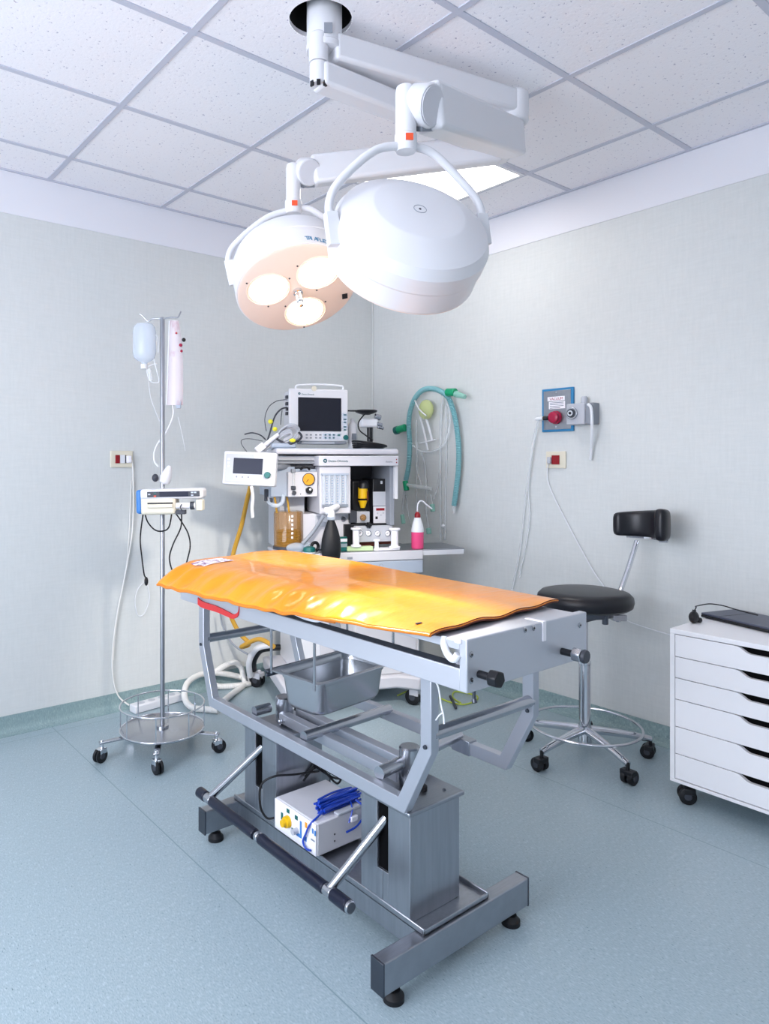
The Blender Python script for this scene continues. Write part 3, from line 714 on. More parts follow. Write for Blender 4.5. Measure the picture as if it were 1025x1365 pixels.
# blue wire bundle
bw = thing('wire_bundle', 'bundle of shiny blue wire lying on the electrosurgical unit', 'wire bundle', (1.36, 1.66, .235))
m = MB()
for k in range(40):
    a = random.uniform(0, 6.28); rr = random.uniform(.3, 1)*.027; oz = .034+rr*sin(a)*.95; oy = 1.672+rr*cos(a)
    x0, x1 = 1.295+random.uniform(-.008, .01), 1.445+random.uniform(-.012, .008)
    m.tube(spl([V(x0, oy, .012+oz+.225-.02), V((x0+x1)/2, oy+random.uniform(-.008, .008), .236+oz-.02+random.uniform(-.003, .004)), V(x1, oy+random.uniform(-.006, .006), .236+oz-.02)], 5), .0034, 6)
m.build('coil', M_['bluewire'], bw)
m = MB(); m.tube(spl([V(1.31, 1.66, .25), V(1.27, 1.652, .240), V(1.246, 1.655, .225), V(1.243, 1.672, .19), V(1.243, 1.684, .165), V(1.243, 1.67, .150), V(1.244, 1.648, .153)], 8), .0032, 8)
m.tube(spl([V(1.42, 1.65, .25), V(1.43, 1.625, .236), V(1.43, 1.622, .21), V(1.40, 1.621, .186), V(1.36, 1.622, .180)], 8), .0032, 8); m.tube(spl([V(1.40, 1.65, .25), V(1.385, 1.625, .236), V(1.37, 1.623, .205)], 8), .0026, 8); m.build('loose_end', M_['bluewire'], bw)
m = MB(); m.box((1.375, 1.616, .205), (1.402, 1.628, .222)); m.build('connector', M_['paper'], bw, bevel=.003)
m = MB(); m.box((1.33, 1.625, .2345), (1.42, 1.648, .243)); m.build('connector_plate', M_['lgrey'], bw, bevel=.003)
m = MB(); m.tube(spl([V(1.254, 1.853, .165), V(1.235, 1.868, .165), V(1.222, 1.885, .20), V(1.225, 1.885, .265), V(1.26, 1.862, .292), V(1.33, 1.845, .285), V(1.42, 1.835, .275)], 10), .0036, 8)
for k in range(7):
    m.tube(spl([V(1.37+.01*k, 1.854+random.uniform(-.004, .006), .25+.008*k), V(1.43, 1.856, .275+random.uniform(0, .02)), V(1.475, 1.83+random.uniform(-.02, .02), .30-.012*k), V(1.47, 1.78, .255)], 8), .0036, 7)
o = m.build('mains_cable', M_['rubber']); setp(o, 'black cord looping behind the electrosurgical unit on the table base', 'cord')

# ------------------------------------------------------------------ casters
def caster(x, y, r, w_, parent, top, ang, mat_w='rubber', fork='chrome', stem=True):
    T = Matrix.Translation((x, y, 0)) @ Matrix.Rotation(ang, 4, 'Z')
    cs = MB(T)
    cs.cyl((0, 0, r*1.5), (0, 0, top), r*.26, seg=14)
    cs.box((-r*.5, -w_*.66, r*1.2), (r*.75, w_*.66, r*2.02))
    c_ = cs.build('caster', M_[fork], parent, bevel=.004)
    wm = MB(T)
    for s in (-1, 1):
        wm.lathe([(r*.55, 0), (r*.93, .002), (r, .005), (r, w_*.45), (r*.9, w_*.5)], Matrix(((1, 0, 0, r*.35), (0, 0, s, s*w_*.08), (0, 1, 0, r), (0, 0, 0, 1))), 28)
    wm.build('wheel', M_[mat_w], c_)
    for s in (-1, 1):
        hm = MB(T); hm.lathe([(r*.45, 0), (r*.4, .003)], Matrix(((1, 0, 0, r*.35), (0, 0, s, s*w_*.58), (0, 1, 0, r), (0, 0, 0, 1))), 20); hm.build('hub', M_['dgrey'], c_)
    return c_
# ------------------------------------------------------------------ infusion stand
IX, IY = 1.379, 2.935
iv = thing('infusion_stand', 'chrome infusion stand on casters with a round wire basket near the left wall', 'infusion stand', (IX, IY, 0))
T = Matrix.Translation((IX, IY, 0))
m = MB(T); m.lathe([(.0105, .085), (.0105, 1.948), (.008, 1.952)], Matrix.Identity(4), 20); m.build('pole', M_['steel'], iv)
m = MB(T); m.lathe([(.184, .098), (.186, .100), (.186, .105), (.182, .107), (.02, .107)], Matrix.Identity(4), 56); m.lathe([(.028, .107), (.028, .116), (.012, .12)], Matrix.Identity(4), 24); m.build('base_plate', M_['polish'], iv)
m = MB(T); m.torus((0, 0, .212), .186, .0035, seg=64); m.torus((0, 0, .106), .186, .0035, seg=64)
for k in range(8):
    a = k*pi/4+.2; m.cyl((.186*cos(a), .186*sin(a), .105), (.186*cos(a), .186*sin(a), .212), .0028, seg=8)
m.build('wire_basket', M_['chrome'], iv)
for x, y in ((1.122, 2.989), (1.258, 2.735), (1.560, 2.765), (1.580, 3.04), (1.335, 3.165)):
    d = V(x-IX, y-IY, 0); L = d.length; d.normalize()
    m = MB(); m.beam(V(IX, IY, .092)+d*.06, V(IX, IY, .082)+d*(L+.012), .026, .010); m.build('leg', M_['polish'], iv, bevel=.003)
    caster(x, y, .030, .026, iv, .095, math.atan2(d.y, d.x)+.6)
hk = MB()
for s, dz in ((-1, 1), (1, 1)):
    b = V(IX, IY, 1.945)
    if s < 0: pts = [b, b+RV*-.04+V(0, 0, .002), b+RV*-.065+V(0, 0, -.010), b+RV*-.088+V(0, 0, .012), b+RV*-.102+V(0, 0, .022)]
    else: pts = [b, b+RV*.035+V(0, 0, .006), b+RV*.062+V(0, 0, .006), b+RV*.072+V(0, 0, .010), b+RV*.084+V(0, 0, .034)]
    hk.tube(spl(pts, 6), .0034, 8)
hk.build('hook_bar', M_['steel'], iv)
def iv_at(px, py, off=0.0): return atd(px, py, 3.165+off)
# infusion bottle (left) and pressure bag (right)
ib = thing('infusion_bottle', 'clear plastic infusion bottle hanging upside down from the left hook of the stand', 'infusion bottle', iv_at(190, 513))
top_ = iv_at(192, 431); bt = iv_at(193, 480)
zt, zb = top_.z, bt.z
def flatbottle(cx_, prof, M, squash): 
    mm = MB(); mm.lathe(prof, M @ Matrix.Diagonal((1, squash, 1, 1)), 36); return mm
Mb = Matrix.Translation(iv_at(192.5, 480)) @ Matrix.Rotation(TH-pi/2, 4, 'Z')
h_ = zt-zb
m = flatbottle(0, [(.012, -.028), (.014, -.012), (.030, -.004), (.046, .008), (.052, .03), (.052, h_*.75), (.048, h_*.9), (.036, h_*.985), (.014, h_)], Mb, .72); m.build('bottle', M_['bottleblue'], ib)
m = flatbottle(0, [(.016, -.040), (.016, -.02), (.013, -.018)], Mb, 1); m.build('stopper', M_['milky'], ib)
m = MB(); m.tube(spl([iv_at(196, 428), iv_at(199, 450), iv_at(206, 483), iv_at(212, 507), iv_at(206, 510), iv_at(199, 506), iv_at(196, 492), iv_at(203, 486), iv_at(209, 485)], 8), .0022, 8)
m.tube(spl([iv_at(198, 508), iv_at(201, 530), iv_at(208, 550), iv_at(213, 562)], 8), .0014, 6); m.tube(spl([iv_at(193, 432), iv_at(200, 440), iv_at(210, 450), iv_at(211, 470)], 6), .0020, 6); m.build('infusion_line', M_['milky'], ib)
m = MB(); m.cyl(iv_at(199, 492), iv_at(201, 508), .0085, .0085, 16); m.build('drip_chamber', M_['clear'], ib)
pb = thing('pressure_bag', 'long clear and pink pressure infusion bag hanging from the right hook of the stand', 'pressure bag', iv_at(231, 548))
vs = []; fs = []
edge = [(222.5, 540, 0), (223.5, 500, 0), (225, 450, 0), (226.5, 428, 0), (239, 427, 0), (242, 450, 0), (244, 500, 0), (243.5, 541, 0)]
rows = [(427, 227, 238.5), (440, 225.8, 240.5), (460, 224.8, 243), (490, 223.8, 244.2), (520, 223, 244.3), (540, 222.6, 243.8)]
nx = 8
for (py, xa, xb) in rows:
    for side in (-1, 1):
        for k in range(nx+1):
            f = k/nx; bul = .020*(4*f*(1-f))**.6*side
            vs.append(iv_at(xa+(xb-xa)*f, py, bul+.0015*side))
w2 = 2*(nx+1)
for i in range(len(rows)-1):
    for k in range(nx):
        a = i*w2+k; fs.append((a, a+1, a+w2+1, a+w2)); a += nx+1; fs.append((a, a+w2, a+w2+1, a+1))
    for k in (0, nx): a = i*w2+k; fs.append((a, a+w2, a+w2+nx+1, a+nx+1))
for i in (0, len(rows)-1):
    for k in range(nx): a = i*w2+k; fs.append((a, a+1, a+nx+2, a+nx+1))
m = MB(); m.add(vs, fs); m.build('bag', M_['pinkfilm'], pb)
m = MB(); m.tube(spl([iv_at(226, 428), iv_at(224.5, 470), iv_at(223, 515), iv_at(222, 540)], 8), .0035, 8); m.build('bag_seam', M_['milky'], pb)
for px, py, r, mt in ((245, 453, .009, 'black'), (241, 460, .008, 'magenta'), (242, 468, .006, 'magenta'), (235, 444, .005, 'magenta')):
    m = MB(); m.ball(iv_at(px, py, -.022), r, 12, 8); m.build('clamp', M_[mt], pb)
m = MB(); m.box((-.011, -.006, -.012), (.011, .006, .022), M=Matrix.Translation(iv_at(238, 541, -.01)) @ Matrix.Rotation(TH-pi/2, 4, 'Z')); m.build('gauge_block', M_['bluegrey'], pb, bevel=.003)
m = MB(); m.tube(spl([iv_at(230.5, 540), iv_at(231, 552), iv_at(227, 565), iv_at(219, 580), iv_at(210, 592), iv_at(205.5, 604), iv_at(206, 615), iv_at(211, 622)], 8), .0042, 8); m.build('air_tube', M_['milky'], pb)
m = MB(); Mq = Matrix.Translation(iv_at(217.5, 645)) @ Matrix.Rotation(R_(20), 4, DV)
m.lathe([(.005, .088), (.010, .083), (.017, .068), (.025, .042), (.028, .024), (.024, .007), (.012, 0)], Mq, 24); m.build('squeeze_bulb', M_['white'], pb)
m = MB(); m.ball(iv_at(207, 637, -.02), (.015, .015, .018), 16, 10); m.build('valve_knob', M_['dgrey'], pb)
m = MB(); m.tube(spl([iv_at(237.5, 556), iv_at(243, 580), iv_at(247, 601)], 6), .0009, 6); m.build('fine_line', M_['milky'], pb)
# syringe pump on the pole
Mp = Matrix.Translation(iv_at(229, 668, -.06)) @ Matrix.Rotation(TH-pi/2, 4, 'Z') @ Matrix.Rotation(-.02, 4, 'Y')
pz = thing('syringe_pump', 'cream and blue syringe pump with dark display clamped to the infusion stand pole', 'syringe pump', iv_at(229, 685, -.06))
sc = 3.10/FOC
def pp_(px, py, y=0): return V((px-229)*sc, y, (668-py)*sc)
m = MB(Mp); a = pp_(190, 651); b = pp_(273, 664.5); m.box((a.x, -.045, b.z), (b.x, .06, a.z)); m.build('top_casing', M_['white'], pz, bevel=.012, bseg=4)
m = MB(Mp); a = pp_(190, 655); b = pp_(236, 685); m.box((a.x, -.040, b.z), (b.x, .06, a.z)); m.build('body', M_['cream'], pz, bevel=.012, bseg=4)
m = MB(Mp); a = pp_(183, 652); b = pp_(191, 684); m.box((a.x, -.030, b.z), (b.x+.003, .055, a.z)); m.build('side_cover', M_['blue'], pz, bevel=.012, bseg=3)
m = MB(Mp); a = pp_(199.5, 654.5); b = pp_(269, 661.8); m.box((a.x, -.0465, b.z), (b.x, -.044, a.z)); dp_ = m.build('keypad', M_['dgrey'], pz, bevel=.004)
m = MB(Mp); a = pp_(216, 654.8); b = pp_(254, 661.4); m.box((a.x, -.0475, b.z), (b.x, -.0460, a.z)); m.build('display', M_['screenb'], dp_)
for px, py, mt in ((202.5, 658, 'lgrey'), (210, 656.5, 'tealdark'), (210, 660.5, 'orangered'), (259, 656.5, 'bluegrey'), (263, 656.5, 'bluegrey'), (259, 660, 'bluegrey')):
    c_ = pp_(px, py); m = MB(Mp); m.box((c_.x-.005, -.0480, c_.z-.003), (c_.x+.005, -.0460, c_.z+.003)); m.build('key', M_[mt], dp_)
m = MB(Mp); a = pp_(199.5, 669); b = pp_(233, 671); m.box((a.x, -.0415, b.z), (b.x, -.039, a.z)); m.build('slot', M_['black'], pz)
m = MB(Mp); a = pp_(200, 671); b = pp_(233, 676); m.box((a.x, -.048, b.z), (b.x, -.039, a.z)); m.build('syringe_ledge', M_['cream'], pz, bevel=.003)
m = MB(Mp); c_ = pp_(236, 674); d_ = pp_(262, 674); m.cyl((c_.x, -.02, c_.z), (d_.x, -.02, d_.z), .014, seg=20); c2_ = pp_(246, 672); m.build('plunger_rod', M_['milky'], pz)
m = MB(Mp); c_ = pp_(255, 674); d_ = pp_(260, 674); m.cyl((c_.x, -.02, c_.z), (d_.x, -.02, d_.z), .018, seg=20); m.build('plunger_seal', M_['dgrey'], pz)
m = MB(Mp); a = pp_(263, 666); b = pp_(272, 681); m.box((a.x, -.04, b.z), (b.x, .02, a.z)); m.build('drive_head', M_['cream'], pz, bevel=.006)
m = MB(Mp); a = pp_(237, 679.5); b = pp_(249, 685); m.box((a.x, -.045, b.z), (b.x, -.01, a.z)); c_ = pp_(244, 672); m.tube(spl([V(c_.x, -.03, c_.z), pp_(243, 676, -.045), pp_(246, 681, -.045)], 5), .003, 6); m.build('syringe_clamp', M_['dgrey'], pz, bevel=.003)
m = MB(Mp); m.box((-.062, .05, -.02), (-.02, .085, .03)); m.build('pole_clamp', M_['dgrey'], pz, bevel=.003)
m = MB(); m.tube(spl([iv_at(191, 684), iv_at(188, 705), iv_at(187, 722), iv_at(189, 742), iv_at(192, 765), iv_at(194.5, 770)], 8), .0034, 8); m.ball(iv_at(195, 775), (.009, .009, .020), 12, 10); m.build('cable', M_['rubber'], pz)
m = MB(); m.tube(spl([iv_at(193, 684), iv_at(197, 696), iv_at(206, 706), iv_at(216, 708, -.02), iv_at(225, 703, -.02), iv_at(229, 684)], 8), .0034, 8); m.build('cable', M_['rubber'], pz)
m = MB(); m.tube(spl([iv_at(234, 684), iv_at(243, 697), iv_at(251, 712), iv_at(253.5, 728), iv_at(250, 745), iv_at(246, 758)], 8), .0034, 8); m.build('cable', M_['rubber'], pz)
m = MB(); m.tube(spl([iv_at(242, 684), iv_at(241, 703), iv_at(231, 725), iv_at(226, 742), iv_at(228, 756), iv_at(232, 764)], 8), .0034, 8); m.build('cable', M_['rubber'], pz)

# ------------------------------------------------------------------ wall sockets
def plate(o, Mx, w_, h_, mt): m = MB(); m.box((-w_/2, -h_/2, 0), (w_/2, h_/2, .010), M=Mx); return m.build('plate', mt, o, bevel=.003)
def wframe(p, left): # local x right (seen from the room), y up, z out of the wall
    x, z = ((1, 0, 0), (0, -1, 0)) if left else ((0, -1, 0), (-1, 0, 0))
    x = Vector(x); z = Vector(z); y = V(0, 0, 1)
    return Matrix(((x.x, y.x, z.x, p.x), (x.y, y.y, z.y, p.y), (x.z, y.z, z.z, p.z), (0, 0, 0, 1)))
p = onv(161.5, 612, VW); Mx = wframe(p, True)
so = thing('wall_socket', 'cream wall socket on the left wall behind the infusion stand', 'wall socket', p); plate(so, Mx, .122, .088, M_['cream'])
m = MB(); m.box((-.036, -.022, .010), (-.012, .022, .014), M=Mx); m.build('socket_insert', M_['red'], so, bevel=.001)
m = MB(); m.box((-.010, -.022, .010), (.016, .022, .014), M=Mx); m.build('switch', M_['white'], so, bevel=.001)
m = MB(); m.box((.018, -.022, .010), (.022, .022, .013), M=Mx); m.build('socket_gap', M_['dgrey'], so)
m = MB(); m.box((.022, -.02, .010), (.046, .018, .034), M=Mx); m.build('plug', M_['paper'], so, bevel=.005)
p = onu(742, 613, UW); Mx = wframe(p, False)
so = thing('wall_socket', 'cream wall socket with red insert on the right wall below the blue framed gas plate', 'wall socket', p); plate(so, Mx, .118, .088, M_['cream'])
m = MB(); m.box((-.022, -.024, .010), (.024, .024, .014), M=Mx); m.build('socket_insert', M_['red'], so, bevel=.001)
m = MB(); m.box((-.042, -.020, .010), (-.020, .016, .030), M=Mx); m.build('plug', M_['lgrey'], so, bevel=.006)
# cord from left socket down to the power strip
def lw(px, py, off=.012): return onv(px, py, VW-off)
def rw(px, py, off=.012): return onu(px, py, UW-off)
m = MB(); m.tube(spl([lw(172, 614, .03), lw(177, 622), lw(177, 700), lw(168, 760), lw(156, 820), lw(150, 870), lw(151, 905), lw(158, 928), onz(172, 940, .02)], 8), .0042, 8)
m.tube(spl([lw(175, 640), lw(170, 740), lw(160, 800), lw(153, 850), lw(151, 880)], 8), .0028, 8)
o = m.build('mains_cable', M_['corr']); setp(o, 'white cord hanging down the left wall from the socket to the power strip', 'cord')
p0, p1 = V(1.462, 3.47, 0), V(1.752, 3.505, 0); d = (p1-p0)
m = MB(); m.beam(p0+V(0, 0, .022), p1+V(0, 0, .022), .062, .042); ps = thing('power_strip', 'white power strip lying on the floor against the left wall', 'power strip', (1.607, 3.49, 0)); m.build('housing', M_['white'], ps, bevel=.006)
for k in range(4):
    q_ = p0+d*(.18+.21*k); m = MB(); m.lathe([(.019, .0425), (.019, .0440)], Matrix.Translation((q_.x, q_.y, 0)), 20); m.build('outlet', M_['lgrey'], ps)
m = MB(); m.tube(spl([lw(193, 775), lw(184, 785), lw(180, 802), lw(184, 820), lw(192, 818), lw(199, 800), lw(198, 785), lw(195, 776)], 8), .0022, 8); o = m.build('thin_cord', M_['milky']); setp(o, 'thin white cord looped on the left wall below the black plug of the pump', 'cord')
# white corrugated hose coil on the floor by the wall
m = MB()
def hose(pts, r, n=14, corr=.10, pitch=.012):
    cp = spl(pts, n); L = 0; out = [cp[0]]
    tot = sum((cp[i+1]-cp[i]).length for i in range(len(cp)-1)); N = max(20, int(tot/pitch*4)); 
    # resample
    res = []; seg = 0; acc = 0; lens_ = [(cp[i+1]-cp[i]).length for i in range(len(cp)-1)]
    for k in range(N+1):
        t = tot*k/N
        while seg < len(lens_)-1 and acc+lens_[seg] < t: acc += lens_[seg]; seg += 1
        f = 0 if lens_[seg] == 0 else (t-acc)/lens_[seg]; res.append(cp[seg].lerp(cp[seg+1], min(1, f)))
    mm = MB(); mm.tube(res, lambda s: r*(1+corr*sin(s*N*pi/2)), 12); return mm
cc = cf(-.53, 3.86, 0)
h_pts = []
for (px, py, d) in ((291, 948, 3.62), (276, 947, 3.64), (258, 944, 3.66), (248, 935, 3.70), (246, 921, 3.76), (252, 908, 3.85), (268, 899, 3.95), (290, 897, 4.02), (318, 902, 4.10), (334, 910, 4.10), (326, 918, 4.05), (305, 917, 4.02), (288, 914, 4.0), (277, 904, 4.0), (284, 889, 4.08), (303, 880, 4.14), (317, 887, 4.14), (324, 900, 4.10), (325, 915, 4.05), (311, 932, 3.90), (296, 942, 3.75)):
    p = atd(px, py, d); p.z = max(p.z, .018); p.y = min(p.y, VW-.04); h_pts.append(p)
o = hose(h_pts, .016, 12, .06).build('corrugated_hose', M_['corr']); setp(o, 'thick white hose coiled on the floor behind the operating table by the left wall', 'hose')
# yellow hose
m = MB(); m.tube(spl([atd(334, 648, 3.8), atd(329, 668, 3.85), atd(322, 700, 3.9), atd(311, 738, 3.95), atd(304, 780, 3.95), atd(306, 815, 3.95), atd(318, 842, 3.95), atd(332, 858, 3.9), atd(322, 862, 3.88), atd(345, 852, 3.8), atd(365, 862, 3.7)], 10), .0125, 12); o = m.build('gas_hose', M_['ocher']); setp(o, 'ochre yellow gas hose hanging down beside the anaesthesia machine', 'hose')
m = MB(); m.tube(spl([atd(293, 812, 3.95), atd(297, 835, 3.95), atd(310, 858, 3.9), atd(330, 872, 3.85)], 10), .0055, 8); o = m.build('grey_cable', M_['mgrey']); setp(o, 'thin grey cable hanging behind the left end of the operating table', 'cable')

# ------------------------------------------------------------------ stool
SX, SY = 2.822, 1.727
sl = thing('swivel_stool', 'black round swivel stool with curved backrest and chrome foot ring by the right wall', 'stool', (SX, SY, 0))
T = Matrix.Translation((SX, SY, 0))
m = MB(T); m.lathe([(.185, .645), (.198, .655), (.203, .675), (.200, .695), (.185, .710), (.15, .718), (.05, .722), (.001, .722)], Matrix.Translation((0, 0, .016)), 64, 0, (True, False)); m.build('seat', M_['leather'], sl)
m = MB(T); m.lathe([(.12, .628), (.12, .662)], Matrix.Identity(4), 32); m.box((-.05, -.03, .60), (.05, .03, .63)); 
q_ = RV*.05-DV*.10; m.cyl(q_+V(0, 0, .645), q_+V(0, 0, .605), .013); m.build('seat_plate', M_['darksteel'], sl, bevel=.002)
m = MB(T); m.lathe([(.014, .40), (.014, .63)], Matrix.Identity(4), 20); m.build('gas_piston', M_['chrome'], sl)
m = MB(T); m.lathe([(.030, .06), (.030, .13), (.025, .145), (.025, .405), (.027, .407), (.027, .42), (.015, .424)], Matrix.Identity(4), 28); m.build('lift_tube', M_['chrome'], sl)
m = MB(T); m.torus((0, 0, .138), .235, .0062, seg=80); m.build('foot_ring', M_['chrome'], sl)
a0 = math.atan2(1.457-SY, 2.705-SX)
for k in range(5):
    a = a0+k*2*pi/5; d = V(cos(a), sin(a), 0)
    m = MB(T); m.tube(spl([d*.015+V(0, 0, .118), d*.09+V(0, 0, .112), d*.20+V(0, 0, .098), d*.285+V(0, 0, .082)], 8), lambda s: .020-.007*s, 14); m.build('leg', M_['chrome'], sl)
    caster(SX+d.x*.283, SY+d.y*.283, .029, .044, sl, .088, a+1.9+.7*k, 'rubber', 'black')
# backrest
bd_ = V(.93, -.30, 0).normalized(); tg = V(-bd_.y, bd_.x, 0)
base = V(SX, SY, 0)
p0 = base+RV*.135+DV*.02+V(0, 0, .618)
p1 = base+RV*.165+DV*.035+V(0, 0, .70); p2 = atd(849, 724, 3.19)
m = MB(); m.tube(spl([base+RV*.06+V(0, 0, .622), base+RV*.125+DV*.015+V(0, 0, .620), base+RV*.158+DV*.03+V(0, 0, .640), p1, p1.lerp(p2, .5), p2+V(0, 0, .01)], 8), .0115, 14); m.build('backrest_post', M_['chrome'], sl)
m = MB(); q_ = base+RV*.135-DV*.03+V(0, 0, .60); m.cyl(q_, q_+V(0, 0, .03), .010); m.box((-.03, -.022, -.012), (.03, .022, .014), M=Matrix.Translation(q_+V(0, 0, .02)) @ Matrix.Rotation(TH-pi/2, 4, 'Z')); m.build('adjuster', M_['polish'], sl, bevel=.002)
# curved pad: arc around a vertical axis in front of the post
bc = atd(866, 698, 3.18)
dirb = (RV*.80-DV*-.46).normalized(); tang = V(-dirb.y, dirb.x, 0)
arcR = .135; ac_ = bc-dirb*arcR; ac_.z = bc.z
vs = []; fs = []; nA, nP = 28, 16
for i in range(nA+1):
    f = i/nA; an = R_(-92+160*f); rd = dirb*cos(an)+tang*sin(an)
    endk = min(1, (min(f, 1-f))/.09); sc_ = math.sqrt(max(0, 1-(1-endk)**2))*.35+.65 if endk < 1 else 1
    if i in (0, nA): sc_ = .5
    lift = 0.010*(1-f)-.008*f
    for k in range(nP):
        a = 2*pi*k/nP; ca, sa = cos(a), sin(a)
        sx = math.copysign(abs(ca)**.55, ca)*(.027)*sc_; sz = math.copysign(abs(sa)**.45, sa)*(.072-.018*f)*(sc_*.35+.65)
        vs.append(ac_+rd*(arcR+sx)+V(0, 0, sz+lift))
for i in range(nA):
    for k in range(nP): fs.append((i*nP+k, i*nP+(k+1) % nP, (i+1)*nP+(k+1) % nP, (i+1)*nP+k))
fs += [tuple(reversed(range(nP))), tuple(nA*nP+k for k in range(nP))]
m = MB(); m.add(vs, fs); m.build('backrest', M_['leather'], sl, sub=1, ang=80)
m = MB()
for i in range(0): pass
arc = [ac_+(dirb*cos(R_(x))+tang*sin(R_(x)))*arcR+V(0, 0, -.064) for x in range(-70, 50, 6)]
for i in range(len(arc)-1): m.beam(arc[i], arc[i+1], .034, .008)
m.build('backrest_plate', M_['chrome'], sl)

# ------------------------------------------------------------------ drawer cabinet
CX0, CX1, CY1, CY0, CZ0, CZ1 = 2.703, 3.17, 1.296, .626, .079, .662
cb = thing('drawer_cabinet', 'low white six drawer cabinet on casters standing at the right wall beside the stool', 'drawer cabinet', ((CX0+CX1)/2, (CY0+CY1)/2, 0))
m = MB(); th_ = .018
m.box((CX0, CY0, CZ1-th_), (CX1, CY1, CZ1)).box((CX0, CY0, CZ0), (CX1, CY1, CZ0+.012)).box((CX0, CY1-th_, CZ0+.0121), (CX1, CY1, CZ1-th_-.0001)).box((CX0, CY0, CZ0+.0121), (CX1, CY0+th_, CZ1-th_-.0001)).box((CX1-.01, CY0+th_, CZ0+.0121), (CX1-.0005, CY1-th_, CZ1-th_-.0001)).box((CX0+.05, CY0+.02, CZ0+.014), (CX1-.02, CY1-.02, CZ1-.022), 1)
m.build('carcass', [M_['drawer'], M_['void']], cb, bevel=.0015)
zs = [.6425, .558, .477, .396, .292, .189, .0935]
for k in range(6):
    zt, zb = zs[k]-.0015, zs[k+1]+.0015
    y1, y0 = CY1-th_-.002, CY0+th_+.002
    na, nb_, nd = 1.050, 1.016, .021; ra = (CY0+CY1)-na; rb = (CY0+CY1)-nb_
    poly = [(y1, zb), (y1, zt), (na+.012, zt), (na, zt-.003), (nb_+.012, zt-nd+.004), (nb_, zt-nd), (rb, zt-nd), (rb-.012, zt-nd+.004), (ra, zt-.003), (ra-.012, zt), (y0, zt), (y0, zb)]
    Mx = Matrix(((0, 0, 1, CX0+.001), (1, 0, 0, 0), (0, 1, 0, 0), (0, 0, 0, 1)))
    m = MB(); m.prism(poly, .017, Mx); dw = m.build('drawer', M_['drawer'], cb, bevel=.0008)
    m = MB(); m.box((CX0+.019, ra, zt-.04), (CX0+.022, na, zt)); m.build('grip_recess', M_['void'], dw)
for x, y in ((CX0+.045, CY1-.055), (CX0+.045, CY0+.055), (CX1-.055, CY1-.055), (CX1-.055, CY0+.055)): caster(x, y, .031, .042, cb, .079, 2.2, 'rubber', 'black')
# folder and charger on top
fd = thing('laptop', 'closed slim dark laptop lying on top of the white drawer cabinet', 'laptop', (2.95, 1.05, CZ1))
A = onz(934, 823, CZ1); Bq = onz(1020, 841, CZ1); C_ = onz(961, 811, CZ1)
ex = V(.10, -1, 0).normalized(); ex = (V(2.876, .93, 0)-V(2.975, 1.245, 0)).normalized(); ey = V(-ex.y, ex.x, 0); ey = ey if ey.x > 0 else -ey
O_ = V(2.935, 1.235, 0); O_ = V(A.x, A.y, 0)
Mx = Matrix(((ex.x, ey.x, 0, O_.x), (ex.y, ey.y, 0, O_.y), (0, 0, 1, CZ1), (0, 0, 0, 1)))
m = MB(Mx); m.box((0, 0, .002), (.36, .20, .013)); m.build('base', M_['black'], fd, bevel=.003)
m = MB(Mx); m.box((0, 0.001, .013), (.36, .20, .021)); m.build('lid', M_['book'], fd, bevel=.003)
m = MB(Mx); m.box((.085, 0, .0208), (.087, .20, .0216)); m.build('lid_crease', M_['black'], fd)
ch = onz(912, 827.5, CZ1); 
ad_ = thing('power_adapter', 'small black plug adapter with a thin cord at the back corner of the drawer cabinet', 'adapter', (2.862, 1.278, CZ1))
p = V(2.862, 1.278, CZ1)
m = MB(); m.ball(V(p.x, p.y, CZ1+.024), (.026, .018, .024), 10, 8); m.cyl(V(p.x, p.y, CZ1+.038), V(p.x+.004, p.y, CZ1+.052), .007); m.cyl(V(p.x+.015, p.y-.005, CZ1+.012), V(p.x+.03, p.y-.012, CZ1+.010), .010); m.build('plug', M_['black'], ad_, ang=25)
m = MB(); m.tube(spl([V(p.x+.004, p.y, CZ1+.048), V(p.x+.012, p.y-.004, CZ1+.062), atd(928, 808, 2.82), atd(945, 805, 2.86), atd(962, 807, 2.88), atd(976, 811, 2.86), atd(990, 815, 2.80), atd(1010, 820, 2.74)], 8), .0024, 8); m.build('cord', M_['black'], ad_)
# ------------------------------------------------------------------ gas plate on the right wall
def gp(px, py): return onu(px, py, UW)
a = gp(724, 518.5); b = gp(766, 574.5); p = (a+b)/2; p.z = (onu(745, 517.5, UW).z+onu(745, 575.5, UW).z)/2; Mx = wframe(p, False)
w_, h_ = abs(a.y-b.y), .228
ga = thing('gas_outlet_plate', 'grey medical gas plate in a bright blue frame on the right wall', 'gas outlet', p)
m = MB(); m.box((-w_/2, -h_/2, 0), (w_/2, h_/2, .012), M=Mx); m.build('frame', M_['bluepanel'], ga, bevel=.003)
m = MB(); m.box((-w_/2+.012, -h_/2+.012, .006), (w_/2-.014, h_/2-.012, .0145), M=Mx); pl_ = m.build('plate', M_['steelh'], ga, bevel=.001)
m = MB(); m.box((-.056, .048, .0145), (.046, .070, .0158), M=Mx); l1 = m.build('label', M_['paper'], ga)
m = MB(); m.box((-.048, .006, .0145), (.048, .044, .0158), M=Mx); l2 = m.build('label', M_['paper'], ga)
text(None, 'VACUUM', .020, Mx @ Matrix.Translation((-.004, .052, .0158)), M_['magenta'], l1, align='CENTER', sx=.95)
for yy in (.038, .029, .020, .011):
    m = MB(); m.box((-.042, yy-.0018, .0158), (.040-.02*(yy < .015), yy+.0018, .0163), M=Mx); m.build('print_line', M_['inkgrey'], l2)
for yy in (.09, -.088):
    m = MB(); m.lathe([(.005, .0145), (.004, .0165)], Mx @ Matrix.Translation((-.004, yy, 0)), 12); m.build('screw', M_['chrome'], ga)
oc = V(-.004, -.040, .0145)
